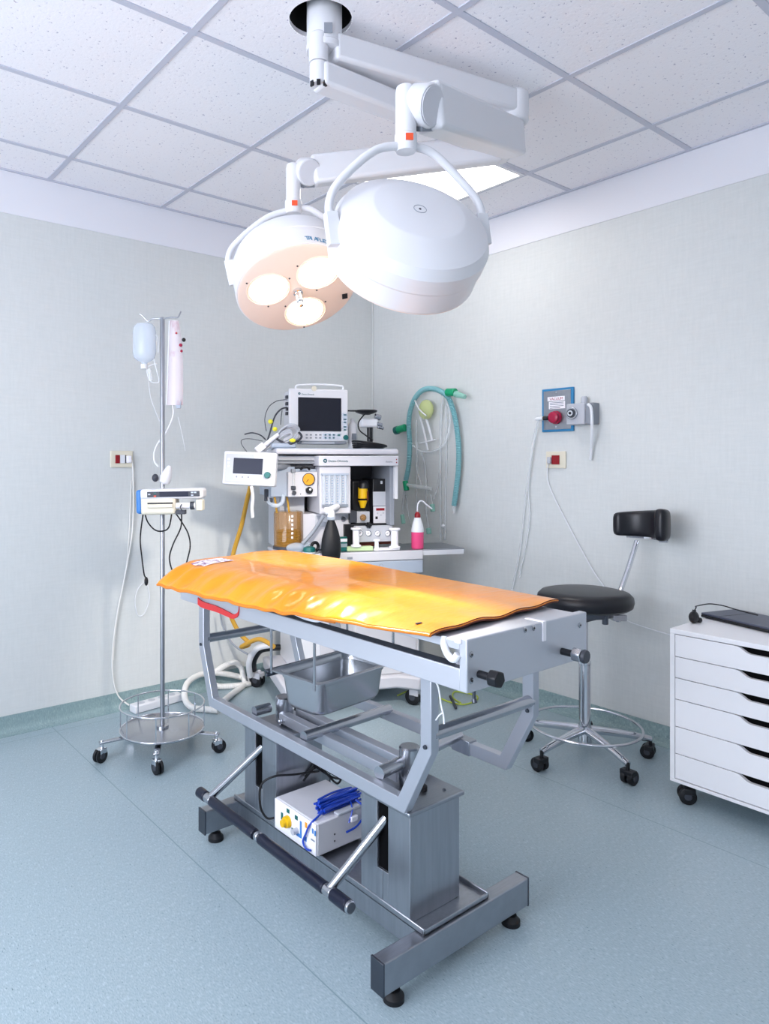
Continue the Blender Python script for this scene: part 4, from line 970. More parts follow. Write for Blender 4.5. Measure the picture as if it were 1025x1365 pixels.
m = MB(); m.lathe([(.036, 0), (.036, .012), (.031, .015), (.031, .034), (.022, .038), (.010, .039)], Mx @ Matrix.Translation(oc), 10); m.build('outlet_cap', M_['magenta'], ga, bevel=.003)
m = MB(); m.cyl(Mx @ (oc+V(-.028, -.002, .030)), Mx @ (oc+V(-.055, -.002, .036)), .011); m.build('plug_neck', M_['black'], ga)
m = MB(); m.cyl(Mx @ (oc+V(-.055, -.002, .036)), Mx @ (oc+V(-.10, -.006, .040)), .011, .009); m.build('plug_tail', M_['milky'], ga, bevel=.004)
# regulator box beside it
a = gp(760, 540); b = gp(798, 567)
rg = thing('gas_regulator', 'grey box shaped gas regulator mounted on the wall beside the blue framed plate', 'regulator', (UW, (a.y+b.y)/2, b.z))
yc = gp(779, 553); 
m = MB(); Mr = wframe(V(UW, yc.y, yc.z), False); m.box((.012, -.052, 0), (.082, .055, .055), M=Mr); m.build('back_box', M_['mgrey'], rg, bevel=.004)
m = MB(); m.box((-.062, -.052, .016), (.040, .056, .066), M=Mr); m.build('front_box', M_['lgrey'], rg, bevel=.006)
pc = V(-.026, .006, .066)
m = MB(); m.lathe([(.031, 0), (.031, .012)], Mr @ Matrix.Translation(pc), 32); m.build('dial_ring', M_['polish'], rg, bevel=.002)
m = MB(); m.lathe([(.022, .012), (.022, .017)], Mr @ Matrix.Translation(pc), 28); m.build('dial_rim', M_['dgrey'], rg)
m = MB(); m.lathe([(.016, .017), (.015, .022)], Mr @ Matrix.Translation(pc), 28); m.build('dial', M_['chrome'], rg)
m = MB(); m.lathe([(.007, .022), (.006, .026)], Mr @ Matrix.Translation(pc), 16); m.build('dial_bore', M_['black'], rg)
m = MB(); m.lathe([(.016, .055), (.016, .08), (.012, .09)], Mr @ Matrix.Translation((.02, 0, .035)) @ Matrix.Rotation(-pi/2, 4, 'X'), 20); m.build('valve_cap', M_['lgrey'], rg)
m = MB(); m.tube(spl([rw(784, 539, .07), rw(788, 545, .075), rw(789, 570, .070), rw(788, 600, .03), rw(787, 613, .02)], 8), .0075, 10); m.build('drain_tube', M_['milky'], rg)
# tubing down the wall
m = MB(); m.tube(spl([rw(720, 556, .05), rw(712, 580, .03), rw(706, 620, .02), rw(701, 660), rw(697, 700), rw(692, 740), rw(683, 785)], 8), .0055, 8)
o = m.build('suction_tube', M_['clear']); setp(o, 'thicker clear tube hanging down the right wall from the red gas connector', 'tube', 'clear tubes below the gas plate')
m = MB(); m.tube(spl([rw(718, 560, .05), rw(710, 600, .03), rw(704, 650, .02), rw(706, 690), rw(700, 730), rw(692, 770)], 8), .0045, 8); o = m.build('suction_tube', M_['clear']); setp(o, 'thinner clear tube twisting beside the thicker one on the right wall', 'tube', 'clear tubes below the gas plate')
m = MB(); m.tube(spl([rw(731, 616, .02), rw(730, 640), rw(741, 668), rw(755, 695), rw(768, 720), rw(790, 760), rw(805, 782), rw(818, 805), rw(833, 825, .02), rw(850, 833), rw(875, 841), rw(896, 847)], 8), .0028, 8)
o = m.build('socket_cord', M_['milky']); setp(o, 'thin white cord running down the right wall from the red socket behind the stool', 'cord')

# ------------------------------------------------------------------ breathing tubes on the right wall
for px, py, lb in ((592, 526, 'small white wall hook at the green connector end of the teal hose hoop'), (566, 519, 'small white wall hook above the lime green balloon')):
    hk = MB(); hk.cyl(rw(px, py, 0), rw(px, py, .06), .006); hk.ball(rw(px, py, .06), .008, 10, 8)
    o = hk.build('wall_hook', M_['milky']); setp(o, lb, 'hook', 'wall hooks for the breathing tubes')
bt_ = thing('breathing_hose', 'teal corrugated breathing hose hooped over the wall hooks behind the anaesthesia machine', 'breathing hose', rw(575, 690, .04))
pts = [rw(541, 640, .045), rw(545, 618, .045), rw(546, 590, .045), rw(545, 560, .05), rw(551, 535, .055), rw(562, 521, .06), rw(575, 518, .06), rw(588, 522, .06), rw(598, 531, .06), rw(606, 555, .05), rw(611, 590, .045), rw(611, 625, .045), rw(607, 660, .045), rw(605, 674, .045)]
hose(pts, .0155, 12, .10, .010).build('hose', M_['teal'], bt_)
def cylpx(nm, a, b, r, mt, par, off=.05, r2=None): m = MB(); m.cyl(rw(*a, off), rw(*b, off), r, r2, 18); return m.build(nm, mt, par, bevel=.003)
cylpx('connector', (596, 523), (607, 523), .024, M_['green'], bt_, .08)
cylpx('connector_sleeve', (607, 525), (620, 529), .020, M_['palegreen'], bt_, .08, .014)
cylpx('connector', (540, 641), (542, 654), .018, M_['green'], bt_, .045)
cylpx('elbow', (543, 646), (575, 652), .012, M_['clear'], bt_, .045)
cylpx('hose_tip', (605, 675), (604.5, 684), .011, M_['clear'], bt_, .045, .006)
cylpx('connector', (530, 573), (540, 570), .024, M_['green'], bt_, .05); cylpx('connector_plug', (527, 574), (531, 573), .027, M_['tealdark'], bt_, .05)
bb = thing('reservoir_bag', 'small lime green breathing balloon on clear tubes inside the teal hose hoop', 'reservoir bag', rw(568, 590, .05))
m = MB(); m.ball(rw(568, 546, .055), (.036, .055, .062), 20, 14); m.build('balloon', M_['limebag'], bb)
m = MB(); m.tube(spl([rw(553, 534, .07), rw(557, 543, .10), rw(562, 549, .115), rw(568, 554, .115)], 6), .004, 8); m.tube(spl([rw(567, 555, .06), rw(573, 575, .05), rw(576, 588, .05)], 6), .007, 8); m.tube(spl([rw(560, 556, .06), rw(565, 575, .05), rw(570, 600, .05)], 6), .006, 8); m.build('tube', M_['milky'], bb)
m = MB(); m.cyl(rw(560, 591, .05), rw(581, 586, .05), .005); m.build('cross_connector', M_['milky'], bb)
ct_ = thing('clear_tubing', 'bunch of clear plastic tubes hanging on the wall inside the teal hose hoop', 'tubing', rw(580, 715, .03))
for pts, r in (([rw(590, 526, .05), rw(588, 560), rw(587, 620), rw(587, 720)], .0085), ([rw(594, 540, .04), rw(595, 600), rw(594, 660), rw(593, 720)], .0065), ([rw(556, 590, .05), rw(556, 625), rw(561, 645), rw(563, 652)], .0065), ([rw(561, 600, .04), rw(566, 620), rw(568, 650), rw(568, 685)], .0065),
               ([rw(543, 575, .03), rw(548, 590, .03), rw(560, 601, .04), rw(575, 602, .05), rw(590, 594, .05), rw(598, 575, .04), rw(599, 550, .04), rw(594, 532, .05)], .0065), ([rw(578, 664), rw(583, 650), rw(586, 630)], .007), ([rw(555, 560, .03), rw(555, 620), rw(555, 680)], .005)):
    m = MB(); m.tube(spl(pts, 8), r, 8); m.build('tube', M_['clear'], ct_)
for a, b, r in (((536, 686), (538, 698), .014), ((576, 672), (577, 682), .015), ((571, 704), (572, 712), .016)): cylpx('green_tip', a, b, r, M_['palegreen'], ct_, .04)
m = MB(); m.tube(spl([rw(540, 650, .03), rw(537, 670), rw(537, 686)], 6), .006, 8); m.tube(spl([rw(541, 660, .03), rw(544, 685), rw(548, 702)], 6), .003, 8); m.build('thin_tube', M_['clear'], ct_)
m = MB(); m.tube(spl([rw(571, 703), rw(569, 690), rw(567, 680)], 6), .0045, 8); m.build('thin_tube', M_['clear'], ct_)
m = MB(); m.tube(spl([rw(576, 672, .03), rw(574, 660)], 4), .004, 6); m.build('thin_tube', M_['clear'], ct_)
m = MB(); m.ball(rw(590.5, 701, .03), .011, 10, 8); m.build('luer_tap', M_['milky'], ct_)
# ------------------------------------------------------------------ anaesthesia machine
AR = math.atan2(-.384, .923); AO = V(2.40, 2.755, 0)
am = thing('anaesthesia_machine', 'tall grey anaesthesia machine with steel worktop and amber bellows in the room corner', 'anaesthesia machine', AO, AR)
MA = Matrix.Translation(AO) @ Matrix.Rotation(AR, 4, 'Z'); MAi = MA.inverted()
EW, ED = V(.9233, -.3841, 0), V(.3841, .9233, 0)
def ml(px, py, d):    # local point where a line of sight meets the plane at depth d
    r = ray(px, py); o = AO+ED*d-V(0, 0, HC); t = o.dot(ED)/r.dot(ED); return MAi @ (r*t+V(0, 0, HC))
def mbox(px0, py0, px1, py1, d0, d1, nm, mt, par=None, bevel=.003, mi=0):
    a = ml(px0, py0, d0); b = ml(px1, py1, d0); m = MB(MA); m.box((a.x, d0, b.z), (b.x, d1, a.z)); return m.build(nm, M_[mt] if isinstance(mt, str) else mt, par or am, bevel=bevel)
def mcyl(px, py, d, r, L, nm, mt, par=None, seg=24, r2=None):
    p = ml(px, py, d); m = MB(MA); m.cyl(p, p+V(0, -L, 0), r, r2, seg); return m.build(nm, M_[mt], par or am, bevel=.001)
WTZ = .832
# base and casters
m = MB(MA); m.prism([(-.40, -.02), (-.30, -.06), (-.20, .03), (.22, .03), (.32, -.04), (.40, 0), (.40, .60), (-.40, .60)], .07, Matrix.Translation((0, 0, .095))); m.build('base', M_['offwhite'], am, bevel=.012)
def acaster(lx, ly, r):
    p = MA @ V(lx, ly, 0); return caster(p.x, p.y, r, .04, am, .098, AR+2.3, 'rubber', 'offwhite')
acaster(.33, .03, .042); acaster(-.35, .02, .042); acaster(-.43, .55, .042); acaster(.36, .52, .042)
m = MB(MA); m.tube(spl([V(-.46, .56, .10), V(-.47, .50, .17), V(-.44, .46, .235), V(-.38, .44, .25), V(-.33, .44, .25)], 6), .018, 12); m.build('fender', M_['black'], am)
m = MB(MA); m.tube(spl([V(-.485, .54, .07), V(-.50, .48, .17), V(-.465, .43, .255), V(-.38, .41, .275)], 6), .017, 12); m.build('bumper', M_['white'], am)
# lower body
m = MB(MA); m.box((-.30, .06, .165), (.36, .58, WTZ-.05)); m.build('lower_body', M_['white'], am, bevel=.006)
m = MB(MA); m.box((-.20, .05, .22), (-.02, .062, WTZ-.10)); m.build('lower_panel', M_['offwhite'], am, bevel=.003)
m = MB(MA); m.box((.0, .05, .22), (.34, .062, WTZ-.10)); lp_ = m.build('lower_panel', M_['offwhite'], am, bevel=.003)
m = MB(MA); m.beam((-.18, .03, .72), (-.10, .0, .30), .05, .03, up=(0, 1, 0)); m.build('support_strut', M_['mgrey'], am, bevel=.003)
# worktop
m = MB(MA); m.box((-.33, 0, WTZ-.05), (.357, .58, WTZ)); wt = m.build('worktop', M_['offwhite'], am, bevel=.005)
m = MB(MA); m.box((-.325, .004, WTZ), (.352, .50, WTZ+.0025)); m.build('steel_surface', M_['steelh'], am, bevel=.001)
m = MB(MA); m.box((.359, .012, WTZ-.028), (.605, .30, WTZ+.002)); m.build('side_leaf', M_['steelh'], am, bevel=.003)
m = MB(MA); m.box((.359, .008, WTZ-.03), (.60, .014, WTZ-.004)); m.build('leaf_edge', M_['white'], am, bevel=.002)
p = ml(508, 749, -.0005); m = MB(MA); m.torus((0, 0, 0), .010, .0016, Matrix.Translation((p.x, -.001, WTZ-.075)) @ Matrix.Rotation(pi/2, 4, 'X'), 24, 6); m.build('drawer_lock', M_['mgrey'], am)
p = ml(466, 742, -.0005); m = MB(MA); m.box((p.x-.012, -.002, WTZ-.034), (p.x+.016, .002, WTZ-.022)); m.build('lock_plate', M_['mgrey'], am)
m = MB(MA); m.box((-.33, -.002, WTZ-.12), (.355, .06, WTZ-.052)); m.build('drawer_front', M_['bluegrey'], am, bevel=.004)
# upright back body: set back behind the work space
m = MB(MA); m.box((-.33, .50, WTZ), (.225, .58, 1.37)); m.build('back_panel', M_['mgrey'], am, bevel=.004)
# top shelf
a = ml(367, 598, .06); b = ml(530, 606, .06)
m = MB(MA); m.box((a.x, .04, b.z), (b.x, .58, a.z)); ts = m.build('top_shelf', M_['offwhite'], am, bevel=.010, bseg=3)
m = MB(MA); m.box((a.x+.005, .06, a.z-.004), (b.x-.005, .57, a.z+.003)); m.build('shelf_mat', M_['bluegrey'], am, bevel=.002)
TZ = a.z+.004
# title panel
tp = mbox(425, 607.5, 531.3, 621, .0, .30, 'title_panel', 'offwhite', bevel=.004)
p = ml(433.5, 614.2, -.001)
m = MB(MA); m.torus((0, 0, 0), .0075, .0032, Matrix.Translation((p.x, -.001, p.z)) @ Matrix.Rotation(pi/2, 4, 'X'), 24, 6); m.build('round_logo', M_['ink'], tp)
def mtext(body, px, py, d, size, mt, par, align='LEFT', sx=1):
    p = ml(px, py, d); Mx = MA @ Matrix.Translation((p.x, d, p.z)) @ Matrix.Rotation(pi/2, 4, 'X'); return text(None, body, size, Mx, M_[mt], par, align=align, sx=sx)
mtext('Datex-Ohmeda', 437.5, 616, -.001, .017, 'ink', tp)
mtext('Aestiva', 514, 616.5, -.001, .013, 'inkgrey', tp)
for py in (612.5, 616.5):
    mcyl(528.5, py, -.0002, .0035, .002, 'red_dot', 'red', tp, 12)
mbox(371, 607.5, 426, 614, .10, .50, 'rail_block', 'lgrey'); mbox(366, 614.5, 426, 618.5, .09, .50, 'rail_block', 'mgrey'); mbox(362, 619, 424, 624, .12, .50, 'rail_block', 'dgrey')
# flow meter block
fm_ = mbox(426, 621.5, 467.5, 684.5, .03, .30, 'flowmeter_block', 'offwhite', bevel=.005)
mbox(428.5, 631, 465, 675, .026, .034, 'flowmeter_window', 'lgrey', fm_, .001)
for k in range(5):
    x = 432+k*7.2
    p = ml(x, 674, .024); q_ = ml(x, 632, .024); m = MB(MA); m.cyl(p, q_, .0062, seg=12); m.build('flow_tube', M_['bottleblue'], fm_)
    for j in range(9):
        pass
for k in range(4):
    x = 435.6+k*7.2; p = ml(x, 674, .024); q_ = ml(x, 632, .024); m = MB(MA)
    for j in range(12): z = p.z+(q_.z-p.z)*(j+.5)/12; m.box((p.x-.004, .0225, z-.0012), (p.x+.004, .0255, z+.0012))
    m.build('scale_marks', M_['inkblue'], fm_)
mbox(428.5, 631, 465, 633.5, .018, .03, 'window_edge', 'bluegrey', fm_, .001); mbox(430, 672.5, 464, 675.5, .018, .03, 'window_edge', 'inkgrey', fm_, .001)
# lower middle body
lb_ = mbox(404, 685, 468, 731, .12, .50, 'middle_body', 'offwhite', bevel=.004)
mbox(372, 655, 406, 731, .20, .50, 'middle_body', 'lgrey', bevel=.004)
mbox(420, 688, 434, 702, .115, .13, 'body_recess', 'lgrey', lb_)
mcyl(457.5, 691, .12, .015, .012, 'valve_knob', 'polish', lb_); mcyl(457.5, 691, .108, .010, .014, 'valve_cap', 'dgrey', lb_)
mcyl(432.5, 692, .12, .014, .02, 'swivel_joint', 'white', lb_)
# dark vaporizer bay
a = ml(467.5, 621, .34); b = ml(523, 700, .34)
m = MB(MA); m.box((a.x, .34, b.z), (b.x+.0, .36, a.z)); m.build('bay_back', M_['dgrey'], am)
mbox(504, 622, 521, 640, .30, .34, 'bay_back', 'black')
mbox(519.5, 621, 525.5, 700, .05, .45, 'side_post', 'mgrey', bevel=.003); mbox(526, 621.5, 530.5, 665, .03, .06, 'guide_rail', 'white', bevel=.002)
# bay floor and vaporizers
mbox(468, 698.5, 521, 701, .10, .40, 'bay_floor', 'black')
vp = mbox(469, 640, 496, 698, .18, .32, 'vaporizer', 'black', bevel=.01)
p = ml(483.5, 660, .13); m = MB(MA); m.cyl(p+V(0, 0, -.018), p+V(0, 0, .045), .026, seg=28); m.build('dial_base', M_['yellow'], vp, bevel=.003)
p2 = ml(483.5, 672, .13); m = MB(MA); m.cyl(p2+V(0, 0, .02), p2+V(0, 0, -.02), .026, .012, 28); m.build('dial_cone', M_['yellow'], vp)
p = ml(484.5, 651, .13); m = MB(MA); m.lathe([(.030, 0), (.030, .022), (.024, .036), (.012, .044)], Matrix.Translation(p), 32); m.build('control_dial', M_['black'], vp)
m = MB(MA); p = ml(487.5, 662, .13); m.box((p.x-.002, .098, p.z-.02), (p.x+.003, .106, p.z+.03)); m.build('scale_strip', M_['brownedge'], vp)
mbox(473, 682, 493, 697, .12, .20, 'filler_block', 'lgrey', vp, .004); p = ml(484, 690, .10); m = MB(MA); m.ball(p, .018, 16, 10); m.build('sight_glass', M_['amber'], vp)
p = ml(491.5, 700, .06); m = MB(MA)
for k in range(6): m.cyl(p, p+V(.016*cos(k*1.047), 0, .016*sin(k*1.047)), .006, seg=10)
m.cyl(p+V(0, -.012, 0), p+V(0, .03, 0), .009); m.build('star_knob', M_['black'], vp)
gm = mbox(497, 638.5, 520, 697.5, .12, .32, 'gas_module', 'black', bevel=.003)
mbox(497.5, 655.5, 520, 674, .115, .125, 'module_panel', 'lgrey', gm, .001); mbox(498, 675, 520, 697, .113, .125, 'module_panel', 'offwhite', gm, .002)
mbox(501.5, 677.5, 512.5, 680.5, .111, .114, 'module_window', 'red', gm, 0); mbox(515, 677, 518, 686, .111, .114, 'module_window', 'black', gm, 0); mbox(500.5, 688.5, 503.5, 692, .111, .114, 'module_window', 'black', gm, 0); mbox(514, 692, 520, 696, .111, .114, 'module_window', 'black', gm, 0)
for px, py in ((503, 684), (507.5, 686.5), (511, 683.5)): mcyl(px, py, .113, .005, .003, 'module_button', 'lgrey', gm, 12)
mtext('......', 501, 653, .119, .010, 'lgrey', gm) if False else None
mbox(507.5, 641, 510, 645, .113, .12, 'module_latch', 'lgrey', gm, .001)
mbox(466, 681, 476, 697, .10, .18, 'side_bracket', 'dgrey')
# gauges
gg = mbox(474, 701.5, 523, 721.5, .07, .30, 'gauge_panel', 'lgrey', bevel=.003)
for px in (480, 491, 503, 516.5):
    mcyl(px, 711, .07, .0155, .006, 'gauge', 'polish', gg); mcyl(px, 711, .064, .0128, .0015, 'gauge_face', 'paper', gg)
    p = ml(px, 711, .061); m = MB(MA); m.beam(p+V(-.006, 0, -.004), p+V(.007, 0, .005), .001, .0016); m.build('gauge_needle', M_['black'], gg)
mbox(476, 722, 500, 728, .10, .3, 'recess', 'brownedge'); mbox(506, 719, 522, 725, .10, .3, 'recess', 'brownedge')
mbox(459, 699, 471, 731, .10, .25, 'absorber_post', 'black', bevel=.004)
# left gas panel with orange gauge
mbox(361, 622, 393, 662, .10, .42, 'side_cabinet', 'bluegrey', bevel=.004)
gl = mbox(384, 629, 423.5, 662, .06, .22, 'gas_panel', 'offwhite', bevel=.004)
mbox(386, 625, 422, 629.5, .10, .3, 'panel_top', 'bluegrey', gl)
p = ml(391.5, 651, .055); q_ = ml(391.5, 626, .055); m = MB(MA); m.cyl(p, q_, .006, seg=14); m.build('flow_tube', M_['clear'], gl); mbox(388.5, 625, 394.5, 630, .045, .065, 'tube_block', 'mgrey', gl); mbox(388.5, 648, 394.5, 653, .045, .065, 'tube_block', 'dgrey', gl)
mcyl(391.5, 657, .06, .011, .016, 'flow_knob', 'dgrey', gl)
mcyl(411.3, 639, .06, .033, .010, 'gauge_rim', 'dgrey', gl, 36); mcyl(411.3, 639, .050, .029, .002, 'gauge_face', 'gauge', gl, 36); p = ml(411.3, 639, .047); m = MB(MA); m.beam(p+V(0, 0, 0), p+V(-.012, 0, -.014), .001, .003); m.build('gauge_needle', M_['brownedge'], gl)
mcyl(411.5, 653.5, .06, .018, .018, 'panel_knob', 'black', gl); mcyl(413.5, 652.5, .041, .006, .002, 'knob_mark', 'paper', gl)
mcyl(400.5, 658.5, .06, .003, .002, 'panel_screw', 'dgrey', gl)
m = MB(MA); p = ml(406.5, 625, .05); m.tube(spl([p+V(-.022, 0, -.004), p+V(-.01, -.01, .01), p+V(.01, -.01, .01), p+V(.024, 0, -.004)], 6), .006, 8); m.build('panel_handle', M_['black'], gl)
m = MB(MA); m.tube(spl([ml(356, 662, .05), ml(359, 670, .05), ml(368, 674, .05), ml(376, 670, .05), ml(378, 660, .08)], 8), .011, 10); m.build('gas_tube', M_['bottleblue'], am)
m = MB(MA); m.cyl(ml(355, 652, .05), ml(355, 668, .05), .011); m.cyl(ml(361, 664, .05), ml(361, 670, .05), .010); m.build('gas_fitting', M_['dgrey'], am, bevel=.003)
for px in (367.5, 384): 
    m = MB(MA); m.tube(spl([ml(px-2, 660, .12), ml(px, 672, .12), ml(px+1.5, 684, .12)], 6), .006, 10); m.build('bellows_tube', M_['ocher'], am)
# bellows
pc = ml(386, 728, .12); ptop = ml(386, 681.5, .12)
m = MB(MA); r_ = .077; H_ = ptop.z-pc.z
m.lathe([(r_, .0), (r_, H_-.008), (r_-.006, H_), (.01, H_)], Matrix.Translation((pc.x, .15, pc.z)), 48, 0, (False, True)); be = m.build('bellows_housing', M_['amber'], am)
prof = []
for k in range(13): prof += [(r_*.86 if k % 2 else r_*.72, .004+.012*k*.55)]
m = MB(MA); m.lathe(prof, Matrix.Translation((pc.x, .15, pc.z)), 40); m.build('bellows', M_['amberb'], be)
m = MB(MA); m.lathe([(r_+.004, -.018), (r_+.004, 0)], Matrix.Translation((pc.x, .15, pc.z)), 40); m.build('bellows_base', M_['dgrey'], be, bevel=.002)
m = MB(MA)
p = ml(390, 690, .06)
for k in range(6): m.box((p.x-.004, .150-r_-.0015, p.z-.022*k), (p.x+.006, .150-r_+.004, p.z-.022*k+.012))
m.build('volume_scale', M_['paper'], be)
m = MB(MA); m.box((pc.x-.09, .05, WTZ-.001), (pc.x+.09, .27, pc.z-.016)); m.build('bellows_plinth', M_['lgrey'], am, bevel=.004)
# ventilator display on its arm
Vd = 3.42; vt = am
Mv = Matrix.Translation(atd(332, 624.5, Vd)) @ Matrix.Rotation(TH-pi/2-R_(8), 4, 'Z') @ Matrix.Rotation(R_(2.5), 4, 'Y') @ Matrix.Rotation(R_(-6), 4, 'X')
sv = Vd/FOC
def vb(x0, y0, x1, y1, d0, d1, nm, mt, par, bevel=.002):
    m = MB(Mv); m.box(((x0-332)*sv, d0, (624.5-y1)*sv), ((x1-332)*sv, d1, (624.5-y0)*sv)); return m.build(nm, M_[mt], par, bevel=bevel)
vd = vb(296, 602, 368, 647, 0, .05, 'ventilator_display', 'white', am, .008)
vb(299.5, 605.5, 365, 643.5, -.003, .004, 'bezel', 'lgrey', vd); vb(310.5, 611, 350.5, 632, -.005, .0, 'screen', 'screenb', vd, .001); vb(312, 633.5, 352, 639, -.0045, .0, 'key_strip', 'offwhite', vd, .001); vb(338, 606.5, 350, 610.3, -.0045, 0, 'name_strip', 'paper', vd, .001)
for x, y in ((303.5, 613), (303.5, 618), (304, 622.5), (355, 613), (359, 613), (355, 622), (359, 622)): vb(x-1.5, y-1.2, x+1.5, y+1.2, -.0045, 0, 'key', 'paper', vd, .001)
for x in (316, 324, 332): vb(x-1.2, 635, x+1.2, 637.6, -.0055, 0, 'key', 'mgrey', vd, .001)
m = MB(Mv); m.cyl(((358-332)*sv, -.003, (624.5-632.5)*sv), ((358-332)*sv, -.018, (624.5-632.5)*sv), .0155); m.build('rotary_knob', M_['tealdark'], vd, bevel=.002)
q_ = Mv @ V(.03, .05, .0); m = MB(); m.tube([q_, MA @ V(-.36, .12, 1.28), MA @ V(-.30, .2, 1.28)], .016, 10); m.build('display_arm', M_['mgrey'], am)
m = MB(); m.tube(spl([atd(335, 648, 3.42), atd(337, 662, 3.42), atd(336, 676, 3.42), atd(337, 690, 3.42)], 6), .008, 8); o = m.build('hanging_wrapper', M_['paper'], None); setp(o, 'white plastic strip hanging below the ventilator display', 'strip')
# ------------------------------------------------------------------ monitor
mo = thing('patient_monitor', 'white framed patient monitor with carrying handle on top of the anaesthesia machine', 'monitor', MA @ V(-.13, .30, TZ), AR)
DM = .16
mn = mbox(386.5, 519, 463.5, 588, DM, DM+.16, 'housing', 'offwhite', mo, .010)
mbox(385.5, 517.5, 464, 588.5, DM-.006, DM+.02, 'bezel', 'white', mo, .006)
mbox(397.5, 529.3, 455, 575.2, DM-.0085, DM-.004, 'screen', 'screen', mo, .002)
m = MB(MA); m.tube(spl([ml(395, 520, DM+.04), ml(394.5, 515, DM+.04), ml(400, 513.2, DM+.04), ml(425, 512.5, DM+.04), ml(452, 514.2, DM+.04), ml(457, 516, DM+.04), ml(457, 520, DM+.04)], 8), .0055, 10); m.build('carrying_handle', M_['milky'], mo)
m = MB(MA); p = ml(418.5, 518, DM-.004); m.lathe([(.014, 0), (.014, .006)], Matrix.Translation(p) @ Matrix.Rotation(pi/2, 4, 'X'), 20); m.build('round_sticker', M_['cream'], mo)
p = ml(399, 524.5, DM-.007); m = MB(MA); m.torus((0, 0, 0), .0045, .002, Matrix.Translation(p) @ Matrix.Rotation(pi/2, 4, 'X'), 20, 6); m.build('round_logo', M_['ink'], mo)
bz = mo
mtext('Datex-Ohmeda', 402, 526.3, DM-.0065, .011, 'ink', mo)
mbox(429.5, 577.5, 455, 586, DM-.0078, DM-.004, 'key_field', 'bottleblue', mo, .001); mbox(456, 550, 463, 572, DM-.0078, DM-.004, 'key_field', 'bottleblue', mo, .001)
for x, mt in ((409, 'mgrey'), (414.5, 'mgrey'), (421.5, 'mgrey'), (427, 'mgrey'), (434, 'ink'), (439.5, 'ink'), (445, 'ink')):
    for y in (579.6, 583.6): mbox(x-1.3, y-.9, x+1.3, y+.9, DM-.0095, DM-.005, 'key', mt, mo, .0008)
for y in (553, 559, 563, 569, 573): mbox(458.2, y-.8, 461.6, y+.8, DM-.0095, DM-.005, 'key', 'ink', mo, .0008)
mbox(450, 579, 453.5, 581, DM-.0095, DM-.005, 'key', 'tealdark', mo, .0008)
mcyl(460.3, 583.3, DM-.005, .0135, .016, 'rotary_knob', 'tealdark', mo)
for x, y in ((384, 529), (384, 538), (384.5, 545), (384, 551)):
    mbox(x-2.5, y-2.2, x+1, y+2.2, DM+.03, DM+.06, 'side_connector', 'dgrey', mo, .002)
mbox(447, 588, 462, 592, DM, DM+.12, 'stand_foot', 'mgrey', mo); mbox(402, 588, 447, 592, DM+.01, DM+.12, 'stand_foot', 'lgrey', mo)
# cable bundle left of the monitor
cbm = thing('sensor_cables', 'tangle of grey monitor cables with yellow tags beside the patient monitor', 'cables', MA @ V(-.36, .1, TZ))
m = MB(MA)
CD = .13
def cl(px, py, dd=0): return ml(px, py, CD+dd)
for k in range(6):
    j = lambda s: random.uniform(-s, s)
    m.tube(spl([cl(352+j(3), 600+j(2), j(.02)), cl(364+j(2), 588+j(2), j(.02)), cl(376+j(2), 574+j(3), j(.02)), cl(390+j(2), 567+j(2), -.04+j(.01)), cl(398+j(1.5), 573+j(2), -.04), cl(394+j(2), 583+j(2), -.03), cl(380+j(3), 590+j(2), j(.02)), cl(362+j(2), 597+j(1), j(.02))], 8), .0052, 8)
for k in range(3): m.tube(spl([cl(366+2*k, 590, -.01), cl(375, 578+2*k, -.02), cl(386, 573+2*k, -.03), cl(389, 580+k, -.03), cl(378, 586+k, -.02)], 8), .006, 8)
m.build('cable_coil', M_['lgrey'], cbm)
m = MB(MA); m.tube(spl([cl(355, 592, .02), cl(360, 576, .02), cl(366, 556, .02), cl(374, 546, .03), cl(382, 543, .05)], 8), .0045, 8); m.build('lead', M_['dgrey'], cbm)
m = MB(MA); m.tube(spl([cl(355, 575, .03), cl(353, 558, .03), cl(358, 543, .03), cl(368, 535, .04), cl(378, 533, .05), cl(383, 533, .06)], 8), .0022, 8); m.build('lead', M_['dgrey'], cbm)
m = MB(MA); m.tube(spl([cl(374, 566, .0), cl(375, 555, .02), cl(376, 547, .03)], 6), .0022, 8); m.build('lead', M_['dgrey'], cbm)
m = MB(MA); m.tube(spl([cl(326, 579, .05), cl(336, 577, .03), cl(347, 580, .02), cl(354, 586, 0)], 6), .0035, 8); m.build('lead', M_['dgrey'], cbm)
m = MB(MA); m.tube(spl([cl(329, 602, -.1), cl(322, 592, -.02), cl(323, 586, .02), cl(334, 585, .02), cl(350, 588, 0)], 6), .0018, 8); m.build('lead', M_['dgrey'], cbm)
m = MB(MA); m.tube(spl([cl(366, 583, -.02), cl(382, 592, -.03), cl(396, 588, -.05), cl(402, 582, -.05), cl(398, 576, -.05)], 8), .006, 8); m.build('lead', M_['dgrey'], cbm)
for px, py, dd in ((360.5, 562, 0), (390, 587, -.07), (366.5, 572, .0)):
    p = cl(px, py, dd); m = MB(MA); m.ball(p, (.017, .006, .010) if px > 380 else (.013, .005, .012), 12, 8); m.build('yellow_tag', M_['ytag'], cbm)
p = cl(347, 597, -.04); m = MB(MA); m.box((-.026, -.012, -.018), (.026, .012, .018), M=Matrix.Translation(p) @ Matrix.Rotation(-.7, 4, 'Y')); m.build('plug_block', M_['paper'], cbm, bevel=.004)
m = MB(MA); m.tube(spl([cl(352, 594, -.03), cl(362, 586, -.03), cl(371, 579, -.03)], 5), .011, 10); m.build('cable_sleeve', M_['paper'], cbm)
m = MB(MA); p = cl(378, 598, .0); m.box((p.x-.07, .09, TZ), (p.x+.06, .20, TZ+.026)); m.build('blue_tray', M_['bluegrey'], cbm, bevel=.008)
